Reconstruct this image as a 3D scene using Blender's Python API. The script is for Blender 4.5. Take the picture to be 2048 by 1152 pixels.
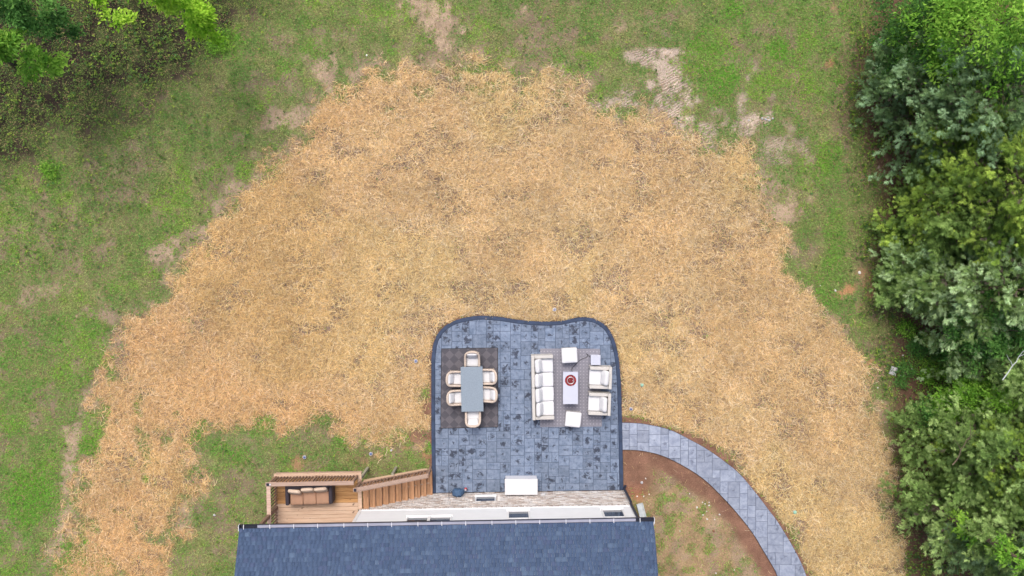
import bpy, bmesh, math, random
import numpy as np
from mathutils import Vector, Matrix

# ------------------------------------------------------------------ scene, camera, light
for o in list(bpy.data.objects):
    bpy.data.objects.remove(o)
scn = bpy.context.scene
COL = scn.collection
R = math.radians

CAMH, FPX, CX, CY = 32.0, 1600.0, 1015.0, 520.0       # height (m), focal length in px of a 2048 px wide frame, nadir
cam_d = bpy.data.cameras.new('camera')
cam = bpy.data.objects.new('camera', cam_d)
COL.objects.link(cam)
cam.location = (0, 0, CAMH)
cam.rotation_euler = (0, 0, 0)
cam_d.sensor_width = 36.0
cam_d.lens = 36.0 * FPX / 2048.0
cam_d.shift_x = (1024 - CX) / 2048.0
cam_d.shift_y = (CY - 576) / 2048.0
cam_d.clip_start = 0.5
cam_d.clip_end = 3000
scn.camera = cam

SUN_EL, SUN_AZ = 60.0, 350.0      # high soft sun behind thin cloud
world = bpy.data.worlds.new('World')
scn.world = world
world.use_nodes = True
wn = world.node_tree.nodes
wl = world.node_tree.links
sky = wn.new('ShaderNodeTexSky')
sky.sky_type = 'NISHITA'
sky.sun_disc = False
sky.sun_elevation = R(SUN_EL)
sky.sun_rotation = R(SUN_AZ)
sky.air_density = 1.0
sky.dust_density = 6.0
sky.ozone_density = 1.0
wl.new(sky.outputs[0], wn['Background'].inputs[0])
wn['Background'].inputs[1].default_value = 0.15
sun_d = bpy.data.lights.new('sun', 'SUN')
sun_d.energy = 1.5
sun_d.angle = R(28)
sun_d.color = (1.0, 0.965, 0.92)
sun = bpy.data.objects.new('sun', sun_d)
COL.objects.link(sun)
sd = Vector((math.sin(R(SUN_AZ)) * math.cos(R(SUN_EL)), math.cos(R(SUN_AZ)) * math.cos(R(SUN_EL)), math.sin(R(SUN_EL))))
sun.rotation_euler = sd.to_track_quat('Z', 'Y').to_euler()
sun.location = sd * 60
scn.view_settings.view_transform = 'Standard'
scn.view_settings.look = 'None'
scn.view_settings.gamma = 1.0
scn.view_settings.use_curve_mapping = False
scn.view_settings.exposure = 0.28

# ------------------------------------------------------------------ helpers
rng = np.random.default_rng(7)
random.seed(7)


def lin(c):
    c = c / 255.0
    return c / 12.92 if c <= 0.04045 else ((c + 0.055) / 1.055) ** 2.4


def S(r, g, b, k=0.85):
    return (lin(r) * k, lin(g) * k, lin(b) * k)


def S4(r, g, b, k=0.85):
    return S(r, g, b, k) + (1.0,)


def W(px, py, z=0.0):
    d = (CAMH - z) / FPX
    return ((px - CX) * d, (CY - py) * d, z)


def tag(o, label=None, cat=None, group=None, kind=None):
    if label:
        o['label'] = label
    if cat:
        o['category'] = cat
    if group:
        o['group'] = group
    if kind:
        o['kind'] = kind
    return o


def empty(name, loc=(0, 0, 0), rz=0.0, label=None, cat=None, group=None, kind=None):
    o = bpy.data.objects.new(name, None)
    COL.objects.link(o)
    o.empty_display_size = 0.1
    o.location = loc
    o.rotation_euler = (0, 0, R(rz))
    return tag(o, label, cat, group, kind)


def link(name, me, parent=None, loc=None, rot=None):
    o = bpy.data.objects.new(name, me)
    COL.objects.link(o)
    if parent is not None:
        o.parent = parent
    if loc is not None:
        o.location = loc
    if rot is not None:
        o.rotation_euler = rot
    return o


def bm_mesh(name, bm, mat, smooth=False, recalc=True):
    if recalc:
        bmesh.ops.recalc_face_normals(bm, faces=bm.faces)
    me = bpy.data.meshes.new(name)
    bm.to_mesh(me)
    bm.free()
    if mat:
        me.materials.append(mat)
    if smooth:
        for p in me.polygons:
            p.use_smooth = True
    return me


def obj(name, bm, mat, parent=None, loc=None, rot=None, smooth=False):
    return link(name, bm_mesh(name, bm, mat, smooth), parent, loc, rot)


def box(bm, x0, x1, y0, y1, z0, z1, M=None):
    vs = [bm.verts.new((x, y, z)) for z in (z0, z1) for (x, y) in ((x0, y0), (x1, y0), (x1, y1), (x0, y1))]
    if M is not None:
        for v in vs:
            v.co = M @ v.co
    a = vs
    fs = [(0, 3, 2, 1), (4, 5, 6, 7), (0, 1, 5, 4), (1, 2, 6, 5), (2, 3, 7, 6), (3, 0, 4, 7)]
    return [bm.faces.new([a[i] for i in f]) for f in fs]


def bevbox(x0, x1, y0, y1, z0, z1, r, seg=2, M=None):
    bm = bmesh.new()
    box(bm, x0, x1, y0, y1, z0, z1)
    bmesh.ops.bevel(bm, geom=list(bm.edges), offset=r, segments=seg, profile=0.6, affect='EDGES')
    if M is not None:
        bm.transform(M)
    return bm


def cyl(bm, p, q, r0, r1=None, n=10, cap=True):
    p = Vector(p); q = Vector(q)
    r1 = r0 if r1 is None else r1
    d = (q - p).normalized()
    up = Vector((0, 0, 1)) if abs(d.z) < 0.95 else Vector((1, 0, 0))
    a = d.cross(up).normalized(); b = d.cross(a)
    A = []; B = []
    for i in range(n):
        t = 2 * math.pi * i / n
        v = a * math.cos(t) + b * math.sin(t)
        A.append(bm.verts.new(p + v * r0)); B.append(bm.verts.new(q + v * r1))
    for i in range(n):
        j = (i + 1) % n
        bm.faces.new((A[i], A[j], B[j], B[i]))
    if cap:
        bm.faces.new(A[::-1]); bm.faces.new(B)


def tube(bm, pts, r, n=8, r_end=None):
    pts = [Vector(p) for p in pts]
    rings = []
    for i, p in enumerate(pts):
        d = (pts[min(i + 1, len(pts) - 1)] - pts[max(i - 1, 0)]).normalized()
        up = Vector((0, 0, 1)) if abs(d.z) < 0.95 else Vector((1, 0, 0))
        a = d.cross(up).normalized(); b = d.cross(a)
        rr = r if r_end is None else r + (r_end - r) * i / (len(pts) - 1)
        rings.append([bm.verts.new(p + (a * math.cos(2 * math.pi * k / n) + b * math.sin(2 * math.pi * k / n)) * rr) for k in range(n)])
    for i in range(len(rings) - 1):
        for k in range(n):
            j = (k + 1) % n
            bm.faces.new((rings[i][k], rings[i][j], rings[i + 1][j], rings[i + 1][k]))
    bm.faces.new(rings[0][::-1]); bm.faces.new(rings[-1])


def lathe(bm, prof, n=20, c=(0, 0, 0)):
    rings = []
    for r, z in prof:
        rings.append([bm.verts.new((c[0] + r * math.cos(2 * math.pi * k / n), c[1] + r * math.sin(2 * math.pi * k / n), c[2] + z)) for k in range(n)])
    for i in range(len(rings) - 1):
        for k in range(n):
            j = (k + 1) % n
            bm.faces.new((rings[i][k], rings[i][j], rings[i + 1][j], rings[i + 1][k]))
    bm.faces.new(rings[0][::-1]); bm.faces.new(rings[-1])


def spow(v, e):
    return math.copysign(abs(v) ** e, v)


def cushion(sx, sy, sz, e1=0.45, e2=0.28, nu=28, nv=12, M=None, pinch=0.0):
    """puffy super-ellipsoid cushion, half sizes sx sy sz, centred"""
    bm = bmesh.new()
    rings = []
    for j in range(1, nv):
        ph = -math.pi / 2 + math.pi * j / nv
        cz = spow(math.sin(ph), e1); cr = spow(math.cos(ph), e1)
        ring = []
        for i in range(nu):
            th = 2 * math.pi * i / nu
            x = spow(math.cos(th), e2); y = spow(math.sin(th), e2)
            k = 1 - pinch * (1 - abs(x * y)) * 0.5
            ring.append(bm.verts.new((sx * cr * x * k, sy * cr * y * k, sz * cz)))
        rings.append(ring)
    b = bm.verts.new((0, 0, -sz)); t = bm.verts.new((0, 0, sz))
    for j in range(len(rings) - 1):
        for i in range(nu):
            k = (i + 1) % nu
            bm.faces.new((rings[j][i], rings[j][k], rings[j + 1][k], rings[j + 1][i]))
    for i in range(nu):
        k = (i + 1) % nu
        bm.faces.new((b, rings[0][k], rings[0][i]))
        bm.faces.new((t, rings[-1][i], rings[-1][k]))
    from mathutils import noise as mn
    of = Vector((random.uniform(0, 50), random.uniform(0, 50), 0))
    for v in bm.verts:
        v.co += v.co.normalized() * 0.012 * mn.noise(v.co * 9 + of)
    if M is not None:
        bm.transform(M)
    return bm


def np_mesh(name, V, F, mat, cols=None, smooth=False):
    V = np.asarray(V, np.float32); F = np.asarray(F, np.int32)
    me = bpy.data.meshes.new(name)
    me.vertices.add(len(V)); me.vertices.foreach_set('co', V.ravel())
    k = F.shape[1]
    me.loops.add(F.size); me.loops.foreach_set('vertex_index', F.ravel())
    me.polygons.add(len(F)); me.polygons.foreach_set('loop_start', np.arange(0, F.size, k, dtype=np.int32))
    me.update(calc_edges=True)
    if cols is not None:
        ca = me.color_attributes.new('Col', 'FLOAT_COLOR', 'POINT')
        c4 = np.ones((len(V), 4), np.float32); c4[:, :3] = cols
        ca.data.foreach_set('color', c4.ravel())
    if mat:
        me.materials.append(mat)
    if smooth:
        me.polygons.foreach_set('use_smooth', np.ones(len(F), bool))
    return me


# ------------------------------------------------------------------ numpy noise
def _h(ix, iy, seed):
    h = (ix.astype(np.int64) * 374761393 + iy.astype(np.int64) * 668265263 + seed * 974711) & 0xffffffff
    h = ((h ^ (h >> 13)) * 1274126177) & 0xffffffff
    return ((h ^ (h >> 16)) & 0xffff) / 65535.0


def vnoise(x, y, seed=0):
    ix = np.floor(x); iy = np.floor(y)
    fx = x - ix; fy = y - iy
    fx = fx * fx * (3 - 2 * fx); fy = fy * fy * (3 - 2 * fy)
    a = _h(ix, iy, seed); b = _h(ix + 1, iy, seed); c = _h(ix, iy + 1, seed); d = _h(ix + 1, iy + 1, seed)
    return (a * (1 - fx) + b * fx) * (1 - fy) + (c * (1 - fx) + d * fx) * fy


def fbm(x, y, seed=0, oct=4):
    s = 0; a = 0.5; t = 0
    for i in range(oct):
        s = s + a * vnoise(x * 2 ** i + 17.3 * i, y * 2 ** i - 9.1 * i, seed + i * 31); t += a; a *= 0.5
    return s / t


def sstep(a, b, x):
    t = np.clip((x - a) / (b - a), 0, 1)
    return t * t * (3 - 2 * t)


def sdist(px, py, poly):
    """signed distance to polygon, positive inside"""
    P = np.asarray(poly, float); n = len(P)
    d2 = np.full(px.shape, 1e18); ins = np.zeros(px.shape, bool)
    for i in range(n):
        x0, y0 = P[i]; x1, y1 = P[(i + 1) % n]
        ex, ey = x1 - x0, y1 - y0
        L = ex * ex + ey * ey + 1e-12
        t = np.clip(((px - x0) * ex + (py - y0) * ey) / L, 0, 1)
        d2 = np.minimum(d2, (px - x0 - t * ex) ** 2 + (py - y0 - t * ey) ** 2)
        if y0 != y1:
            c = ((y0 > py) != (y1 > py)) & (px < (x1 - x0) * (py - y0) / (y1 - y0) + x0)
            ins ^= c
    d = np.sqrt(d2)
    return np.where(ins, d, -d)


def mixc(a, b, t):
    t = np.asarray(t)[..., None]
    return a * (1 - t) + b * t


def catmull(pts, n=6, closed=False):
    P = [np.array(p, float) for p in pts]
    out = []
    m = len(P)
    rngi = range(m if closed else m - 1)
    for i in rngi:
        p0 = P[(i - 1) % m] if closed or i > 0 else P[i]
        p1 = P[i]; p2 = P[(i + 1) % m]
        p3 = P[(i + 2) % m] if closed or i + 2 < m else P[(i + 1) % m]
        for k in range(n):
            t = k / n
            out.append(0.5 * ((2 * p1) + (-p0 + p2) * t + (2 * p0 - 5 * p1 + 4 * p2 - p3) * t * t + (-p0 + 3 * p1 - 3 * p2 + p3) * t ** 3))
    if not closed:
        out.append(P[-1])
    return [tuple(p) for p in out]


# ------------------------------------------------------------------ materials
def mat(name):
    m = bpy.data.materials.new(name)
    m.use_nodes = True
    nt = m.node_tree
    return m, nt, nt.nodes['Principled BSDF']


def N(nt, typ, **kw):
    n = nt.nodes.new(typ)
    for k, v in kw.items():
        setattr(n, k, v)
    return n


def noise_node(nt, scale, detail=4, rough=0.55, coord='Object', vec=None, dist=0.0):
    n = N(nt, 'ShaderNodeTexNoise')
    n.inputs['Scale'].default_value = scale
    n.inputs['Detail'].default_value = detail
    n.inputs['Roughness'].default_value = rough
    n.inputs['Distortion'].default_value = dist
    if vec is None:
        tc = N(nt, 'ShaderNodeTexCoord')
        vec = tc.outputs[coord]
    nt.links.new(vec, n.inputs['Vector'])
    return n


def ramp(nt, fac, stops):
    r = N(nt, 'ShaderNodeValToRGB')
    e = r.color_ramp.elements
    while len(e) < len(stops):
        e.new(0.5)
    for i, (p, c) in enumerate(stops):
        e[i].position = p
        e[i].color = c if len(c) == 4 else tuple(c) + (1,)
    nt.links.new(fac, r.inputs[0])
    return r


def mixn(nt, a, b, fac, mode='MIX'):
    m = N(nt, 'ShaderNodeMix', data_type='RGBA', blend_type=mode)
    m.clamp_factor = True
    for s, v in ((m.inputs[6], a), (m.inputs[7], b), (m.inputs[0], fac)):
        if hasattr(v, 'is_linked') or hasattr(v, 'links'):
            nt.links.new(v, s)
        else:
            s.default_value = v
    return m.outputs[2]


def bump(nt, bsdf, height, strength=0.3, dist=0.02):
    b = N(nt, 'ShaderNodeBump')
    b.inputs['Strength'].default_value = strength
    b.inputs['Distance'].default_value = dist
    nt.links.new(height, b.inputs['Height'])
    nt.links.new(b.outputs[0], bsdf.inputs['Normal'])


def simple(name, col, rough=0.6, var=0.12, scale=8.0, bmp=0.1, bscale=60.0, metal=0.0, spec=0.4):
    m, nt, p = mat(name)
    n = noise_node(nt, scale)
    a = tuple(c * (1 - var) for c in col) + (1,)
    b = tuple(min(1, c * (1 + var)) for c in col) + (1,)
    r = ramp(nt, n.outputs[0], [(0.3, a), (0.7, b)])
    nt.links.new(r.outputs[0], p.inputs['Base Color'])
    p.inputs['Roughness'].default_value = rough
    p.inputs['Metallic'].default_value = metal
    p.inputs['Specular IOR Level'].default_value = spec
    if bmp:
        n2 = noise_node(nt, bscale)
        bump(nt, p, n2.outputs[0], bmp, 0.01)
    return m


def attr_mat(name, rough=0.8, trans=0.0, nscale=0, namt=0.0, spec=0.25):
    m, nt, p = mat(name)
    a = N(nt, 'ShaderNodeAttribute', attribute_name='Col')
    c = a.outputs['Color']
    if nscale:
        n = noise_node(nt, nscale)
        r = ramp(nt, n.outputs[0], [(0.25, (1 - namt,) * 3), (0.75, (1 + namt,) * 3)])
        c = mixn(nt, c, r.outputs[0], 1.0, 'MULTIPLY')
    nt.links.new(c, p.inputs['Base Color'])
    p.inputs['Roughness'].default_value = rough
    p.inputs['Specular IOR Level'].default_value = spec
    if trans > 0:
        t = N(nt, 'ShaderNodeBsdfTranslucent')
        nt.links.new(c, t.inputs['Color'])
        mx = N(nt, 'ShaderNodeMixShader')
        mx.inputs[0].default_value = trans
        nt.links.new(p.outputs[0], mx.inputs[1]); nt.links.new(t.outputs[0], mx.inputs[2])
        nt.links.new(mx.outputs[0], nt.nodes['Material Output'].inputs[0])
    return m


def wood(name, base, dark, knot=True, axis='X'):
    m, nt, p = mat(name)
    tc = N(nt, 'ShaderNodeTexCoord')
    oi = N(nt, 'ShaderNodeObjectInfo')
    add = N(nt, 'ShaderNodeVectorMath', operation='ADD')
    mul = N(nt, 'ShaderNodeVectorMath', operation='SCALE')
    comb = N(nt, 'ShaderNodeCombineXYZ')
    for i in range(3):
        nt.links.new(oi.outputs['Random'], comb.inputs[i])
    nt.links.new(comb.outputs[0], mul.inputs[0]); mul.inputs['Scale'].default_value = 37.0
    nt.links.new(tc.outputs['Object'], add.inputs[0]); nt.links.new(mul.outputs[0], add.inputs[1])
    mp = N(nt, 'ShaderNodeMapping')
    mp.inputs['Scale'].default_value = {'X': (1.2, 22, 22), 'Y': (22, 1.2, 22), 'Z': (22, 22, 1.2)}[axis]
    nt.links.new(add.outputs[0], mp.inputs[0])
    n = noise_node(nt, 1.6, 5, 0.6, vec=mp.outputs[0], dist=0.6)
    r = ramp(nt, n.outputs[0], [(0.25, dark + (1,)), (0.6, base + (1,)), (0.85, tuple(min(1, c * 1.18) for c in base) + (1,))])
    c = r.outputs[0]
    if knot:
        n2 = noise_node(nt, 5.5, 2, 0.4, vec=add.outputs[0])
        k = ramp(nt, n2.outputs[0], [(0.70, (0, 0, 0, 1)), (0.76, (1, 1, 1, 1))])
        c = mixn(nt, c, tuple(x * 0.4 for x in dark) + (1,), k.outputs[0])
    hsv = N(nt, 'ShaderNodeHueSaturation')
    mr = N(nt, 'ShaderNodeMapRange')
    mr.inputs[3].default_value = 0.78; mr.inputs[4].default_value = 1.2
    nt.links.new(oi.outputs['Random'], mr.inputs[0]); nt.links.new(mr.outputs[0], hsv.inputs['Value'])
    nt.links.new(c, hsv.inputs['Color'])
    nt.links.new(hsv.outputs[0], p.inputs['Base Color'])
    p.inputs['Roughness'].default_value = 0.7
    bump(nt, p, n.outputs[0], 0.25, 0.004)
    return m


M = {}
M['soil'] = attr_mat('soil_and_thatch', 0.95, 0, 0, 0, 0.1)
# fine grain on the soil
nt = M['soil'].node_tree; p = nt.nodes['Principled BSDF']
tc = N(nt, 'ShaderNodeTexCoord')
n1 = noise_node(nt, 1.3, 8, 0.72, vec=tc.outputs['Object'])
n2 = noise_node(nt, 26, 4, 0.7, vec=tc.outputs['Object'])
r1 = ramp(nt, n1.outputs[0], [(0.3, (0.66,) * 3), (0.7, (1.3,) * 3)])
r2 = ramp(nt, n2.outputs[0], [(0.3, (0.62,) * 3), (0.7, (1.35,) * 3)])
a = [x for x in nt.nodes if x.type == 'ATTRIBUTE'][0]
c = mixn(nt, a.outputs['Color'], r1.outputs[0], 1.0, 'MULTIPLY')
c = mixn(nt, c, r2.outputs[0], 1.0, 'MULTIPLY')
# tyre cleat ribs pressed into the bare clay
ru = N(nt, 'ShaderNodeAttribute', attribute_name='Rut')
mpw = N(nt, 'ShaderNodeMapping'); mpw.inputs['Rotation'].default_value = (0, 0, R(62))
nt.links.new(tc.outputs['Object'], mpw.inputs[0])
wv = N(nt, 'ShaderNodeTexWave'); wv.inputs['Scale'].default_value = 3.0; wv.inputs['Distortion'].default_value = 7.0; wv.inputs['Detail Scale'].default_value = 1.1; wv.inputs['Detail'].default_value = 3.0
nt.links.new(mpw.outputs[0], wv.inputs['Vector'])
wr = ramp(nt, wv.outputs['Fac'], [(0.2, (0.72, 0.69, 0.66, 1)), (0.6, (1.05, 1.05, 1.06, 1))])
c = mixn(nt, c, mixn(nt, c, wr.outputs[0], 1.0, 'MULTIPLY'), ru.outputs['Fac'])
nt.links.new(c, p.inputs['Base Color'])
hm = N(nt, 'ShaderNodeMath', operation='MULTIPLY'); nt.links.new(wv.outputs['Fac'], hm.inputs[0]); nt.links.new(ru.outputs['Fac'], hm.inputs[1])
ha = N(nt, 'ShaderNodeMath', operation='ADD'); nt.links.new(hm.outputs[0], ha.inputs[0]); nt.links.new(n2.outputs[0], ha.inputs[1])
bump(nt, p, ha.outputs[0], 0.7, 0.03)

M['straw'] = attr_mat('straw', 0.75, 0.12)
M['grass'] = attr_mat('grass_blade', 0.7, 0.2)
M['leaf'] = attr_mat('leaf', 0.6, 0.38, spec=0.2)
M['needle'] = attr_mat('needle_spray', 0.8, 0.44, spec=0.06)
M['bark'] = simple('bark', S(105, 90, 78), 0.9, 0.35, 6, 0.6, 25)
M['shingle'] = attr_mat('asphalt_shingle', 0.9, 0, 120, 0.22, 0.2)
M['brick'] = attr_mat('whitewashed_brick', 0.9, 0, 40, 0.12, 0.2)
M['mortar'] = simple('mortar', S(204, 196, 190), 0.95, 0.15, 20)
M['siding'] = simple('white_vinyl_siding', S(228, 232, 238), 0.45, 0.03, 3, 0.03)
M['white_trim'] = simple('white_trim', S(236, 238, 242), 0.4, 0.02, 3, 0.0)
M['navy_metal'] = simple('dark_navy_metal', S(42, 46, 62), 0.4, 0.15, 6, 0.05)
M['gutter_in'] = simple('sky_bright_aluminium', S(160, 162, 178), 0.45, 0.12, 2, 0.05, metal=0.0)  # aluminium inside, its sky reflection put into the pale colour
M['glass'] = simple('window_glass', S(55, 66, 84), 0.06, 0.1, 2, 0.0, spec=0.8)
M['cush'] = simple('white_outdoor_fabric', S(224, 225, 229), 0.9, 0.04, 5, 0.25, 90)
M['wicker_tan'] = simple('tan_wicker', S(206, 190, 176), 0.75, 0.25, 60, 0.6, 120)
M['wicker_grey'] = simple('light_grey_wicker', S(205, 202, 198), 0.75, 0.18, 70, 0.6, 120)
M['wicker_dark'] = simple('dark_brown_wicker', S(58, 52, 62), 0.6, 0.4, 90, 0.8, 110)
M['tan_fabric'] = simple('tan_cushion_fabric', S(178, 140, 116), 0.85, 0.08, 6, 0.2, 80)
M['beige_fabric'] = simple('beige_pillow_fabric', S(222, 200, 180), 0.85, 0.06, 6, 0.2, 80)
M['table_grey'] = simple('grey_composite_tabletop', S(138, 152, 166), 0.5, 0.12, 28, 0.1, 120)
M['white_panel'] = simple('white_powder_coat', S(200, 204, 220), 0.4, 0.03, 3, 0.03)
M['resin_white'] = simple('white_resin', S(220, 222, 226), 0.5, 0.02, 3, 0.03)
M['resin_grey'] = simple('pale_grey_resin', S(222, 224, 232), 0.5, 0.03, 3, 0.03)
M['black'] = simple('black_rubber', S(35, 35, 38), 0.5, 0.2, 10, 0.0)
M['steel'] = simple('brushed_steel', S(215, 215, 220), 0.35, 0.05, 20, 0.0, metal=0.6)
M['red_glass'] = attr_mat('red_fire_glass', 0.15, 0, 0, 0, 0.8)
M['concrete'] = simple('weathered_concrete', S(196, 204, 206), 0.9, 0.15, 7, 0.4, 40)
M['stone'] = simple('pale_stone', S(225, 222, 215), 0.9, 0.15, 12, 0.5, 40)
M['grey_stone'] = simple('grey_fieldstone', S(190, 188, 190), 0.9, 0.18, 12, 0.5, 40)
M['brown_stone'] = simple('brown_clod', S(130, 85, 70), 0.95, 0.25, 12, 0.6, 40)
M['teal'] = simple('teal_plastic', S(150, 205, 185), 0.5, 0.08, 8, 0.0)
M['lens_blue'] = simple('blue_glass_lens', S(85, 110, 165), 0.1, 0.15, 20, 0.0, spec=0.8)
M['blue_bag'] = simple('blue_padded_nylon', S(70, 98, 132), 0.7, 0.15, 10, 0.4, 40)
M['red'] = simple('red_plastic', S(205, 60, 70), 0.4, 0.1, 8, 0.0)
M['wood_pale'] = wood('weathered_pine', S(214, 186, 162), S(186, 150, 124))
M['wood_amber'] = wood('amber_pine', S(196, 150, 98), S(152, 104, 58))
M['wood_tread'] = wood('stair_tread_pine', S(196, 152, 116), S(152, 106, 72), axis='Y')
M['wood_rail'] = wood('rail_pine', S(198, 172, 156), S(168, 136, 118), knot=False)
M['wood_grey'] = wood('greyed_pine_post', S(172, 168, 152), S(135, 130, 115), knot=False, axis='Z')
M['wood_brown'] = wood('brown_baluster_pine', S(156, 128, 112), S(118, 92, 78), knot=False, axis='Z')


def stone_mat(name, base, light, dark, blot, thr):
    """stamped concrete: each tile has its own offset, dark release-agent blotches near its middle"""
    m, nt, p = mat(name)
    tc = N(nt, 'ShaderNodeTexCoord'); oi = N(nt, 'ShaderNodeObjectInfo')
    comb = N(nt, 'ShaderNodeCombineXYZ')
    for i, k in enumerate((91.0, 57.0, 33.0)):
        mm = N(nt, 'ShaderNodeMath', operation='MULTIPLY'); mm.inputs[1].default_value = k
        nt.links.new(oi.outputs['Random'], mm.inputs[0]); nt.links.new(mm.outputs[0], comb.inputs[i])
    add = N(nt, 'ShaderNodeVectorMath', operation='ADD')
    nt.links.new(tc.outputs['Object'], add.inputs[0]); nt.links.new(comb.outputs[0], add.inputs[1])
    n1 = noise_node(nt, 5.0, 6, 0.65, vec=add.outputs[0])
    r1 = ramp(nt, n1.outputs[0], [(0.3, base + (1,)), (0.72, light + (1,))])
    n2 = noise_node(nt, 7.0, 4, 0.6, vec=add.outputs[0], dist=0.7)
    ln = N(nt, 'ShaderNodeVectorMath', operation='LENGTH'); nt.links.new(tc.outputs['Object'], ln.inputs[0])
    fall = N(nt, 'ShaderNodeMapRange'); fall.inputs[1].default_value = 0.02; fall.inputs[2].default_value = 0.24
    fall.inputs[3].default_value = 0.10; fall.inputs[4].default_value = -0.15
    nt.links.new(ln.outputs['Value'], fall.inputs[0])
    sm = N(nt, 'ShaderNodeMath', operation='ADD')
    nt.links.new(n2.outputs[0], sm.inputs[0]); nt.links.new(fall.outputs[0], sm.inputs[1])
    rj = N(nt, 'ShaderNodeMapRange'); rj.inputs[3].default_value = -0.10; rj.inputs[4].default_value = 0.10
    wn_ = N(nt, 'ShaderNodeTexWhiteNoise', noise_dimensions='1D'); nt.links.new(oi.outputs['Random'], wn_.inputs['W']); nt.links.new(wn_.outputs['Value'], rj.inputs[0])
    sm2 = N(nt, 'ShaderNodeMath', operation='ADD'); nt.links.new(sm.outputs[0], sm2.inputs[0]); nt.links.new(rj.outputs[0], sm2.inputs[1]); sm = sm2
    k = ramp(nt, sm.outputs[0], [(thr, (0, 0, 0, 1)), (thr + 0.13, (blot,) * 3 + (1,))])
    c = mixn(nt, r1.outputs[0], dark + (1,), k.outputs[0])
    hsv = N(nt, 'ShaderNodeHueSaturation'); mr = N(nt, 'ShaderNodeMapRange')
    mr.inputs[3].default_value = 0.86; mr.inputs[4].default_value = 1.14
    nt.links.new(oi.outputs['Random'], mr.inputs[0]); nt.links.new(mr.outputs[0], hsv.inputs['Value'])
    nt.links.new(c, hsv.inputs['Color']); nt.links.new(hsv.outputs[0], p.inputs['Base Color'])
    p.inputs['Roughness'].default_value = 0.6
    bump(nt, p, n1.outputs[0], 0.4, 0.01)
    return m


M['tile'] = stone_mat('blue_grey_stamped_concrete', S(88, 106, 132), S(138, 153, 177), S(38, 46, 66), 0.9, 0.51)
M['tile_walk'] = stone_mat('pale_stamped_concrete', S(124, 134, 156), S(168, 177, 195), S(80, 88, 108), 0.6, 0.60)
M['joint'] = simple('dark_joint', S(58, 68, 90), 0.8, 0.2, 10)
M['border'] = simple('navy_concrete_border', S(50, 65, 92), 0.6, 0.3, 3.5, 0.3, 20)

# ------------------------------------------------------------------ outlines measured on the ground
PATIO_OUT = [(864, 986), (862.5, 850), (862.5, 720)] + catmull([(862.5, 720), (866, 690), (875, 668), (890, 652), (910, 641), (940, 633.5), (966, 631.5), (1000, 634),
             (1040, 640), (1080, 643), (1120, 642), (1148, 636.5), (1168, 634.5), (1190, 638), (1210, 650), (1223, 667), (1232, 690), (1238, 720), (1242, 765)], 5)[1:] + \
            [(1244.5, 850), (1247, 980)]
WALK_O = [(1220 + a / 3.273, 800 + b / 3.273) for a, b in [(78, 149), (160, 152), (250, 162), (390, 195), (520, 258), (640, 325), (760, 410), (860, 495), (980, 640), (1040, 720), (1100, 800), (1180, 930), (1240, 1040), (1285, 1150)]]
WALK_I = [(1220 + a / 3.273, 800 + b / 3.273) for a, b in [(78, 327), (140, 328), (210, 334), (320, 358), (430, 405), (560, 480), (650, 550), (740, 640), (840, 750), (940, 880), (1000, 980), (1060, 1080), (1095, 1150)]]
WALK_O += [(1630, 1205), (1645, 1270), (1650, 1350)]
WALK_I += [(1573, 1205), (1586, 1270), (1590, 1350)]
WALK_O = catmull(WALK_O, 4); WALK_I = catmull(WALK_I, 4)
WALK = WALK_O + WALK_I[::-1]
STRAW = [(105, 1300), (112, 1152), (125, 1060), (150, 985), (190, 905), (215, 850), (190, 800), (205, 760), (235, 700), (262, 650), (318, 612), (350, 560), (415, 500), (475, 415),
         (530, 350), (600, 290), (640, 215), (690, 165), (740, 138), (800, 128), (870, 125), (945, 118), (985, 92), (1012, 125), (1035, 158), (1085, 148), (1140, 148), (1165, 205), (1200, 235),
         (1290, 228), (1340, 235), (1385, 268), (1420, 305), (1462, 300), (1507, 283), (1497, 350), (1530, 420), (1565, 480), (1585, 540), (1618, 596), (1655, 650), (1695, 700), (1735, 745),
         (1752, 800), (1762, 860), (1776, 940), (1787, 1010), (1797, 1080), (1803, 1152), (1810, 1300), (1648, 1300), (1600, 1100), (1500, 960), (1380, 860), (1247, 840), (1100, 760),
         (863, 790), (863, 868), (800, 872), (760, 880), (700, 858), (640, 846), (590, 858), (548, 848), (510, 845), (470, 850), (420, 850), (380, 880), (372, 930), (388, 970), (368, 1030), (345, 1090), (322, 1152), (300, 1300)]
INNER = [(1247, 900)] + WALK_I + [(1247, 1350)]
TREELINE = [(1765, -400), (1762, 0), (1738, 90), (1722, 170), (1735, 260), (1760, 340), (1768, 430), (1772, 520), (1788, 600), (1800, 700), (1805, 800), (1812, 900), (1816, 1152), (1818, 1500), (3000, 1500), (3000, -400)]
WOODS = [(-900, -400), (620, -400), (520, 0), (460, 70), (400, 140), (300, 190), (190, 230), (90, 290), (-60, 340), (-900, 600)]
DECKHOUSE = [(550, 950), (722, 946), (722, 985), (863, 960), (863, 986), (1248, 981), (1248, 1600), (550, 1600)]
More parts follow.
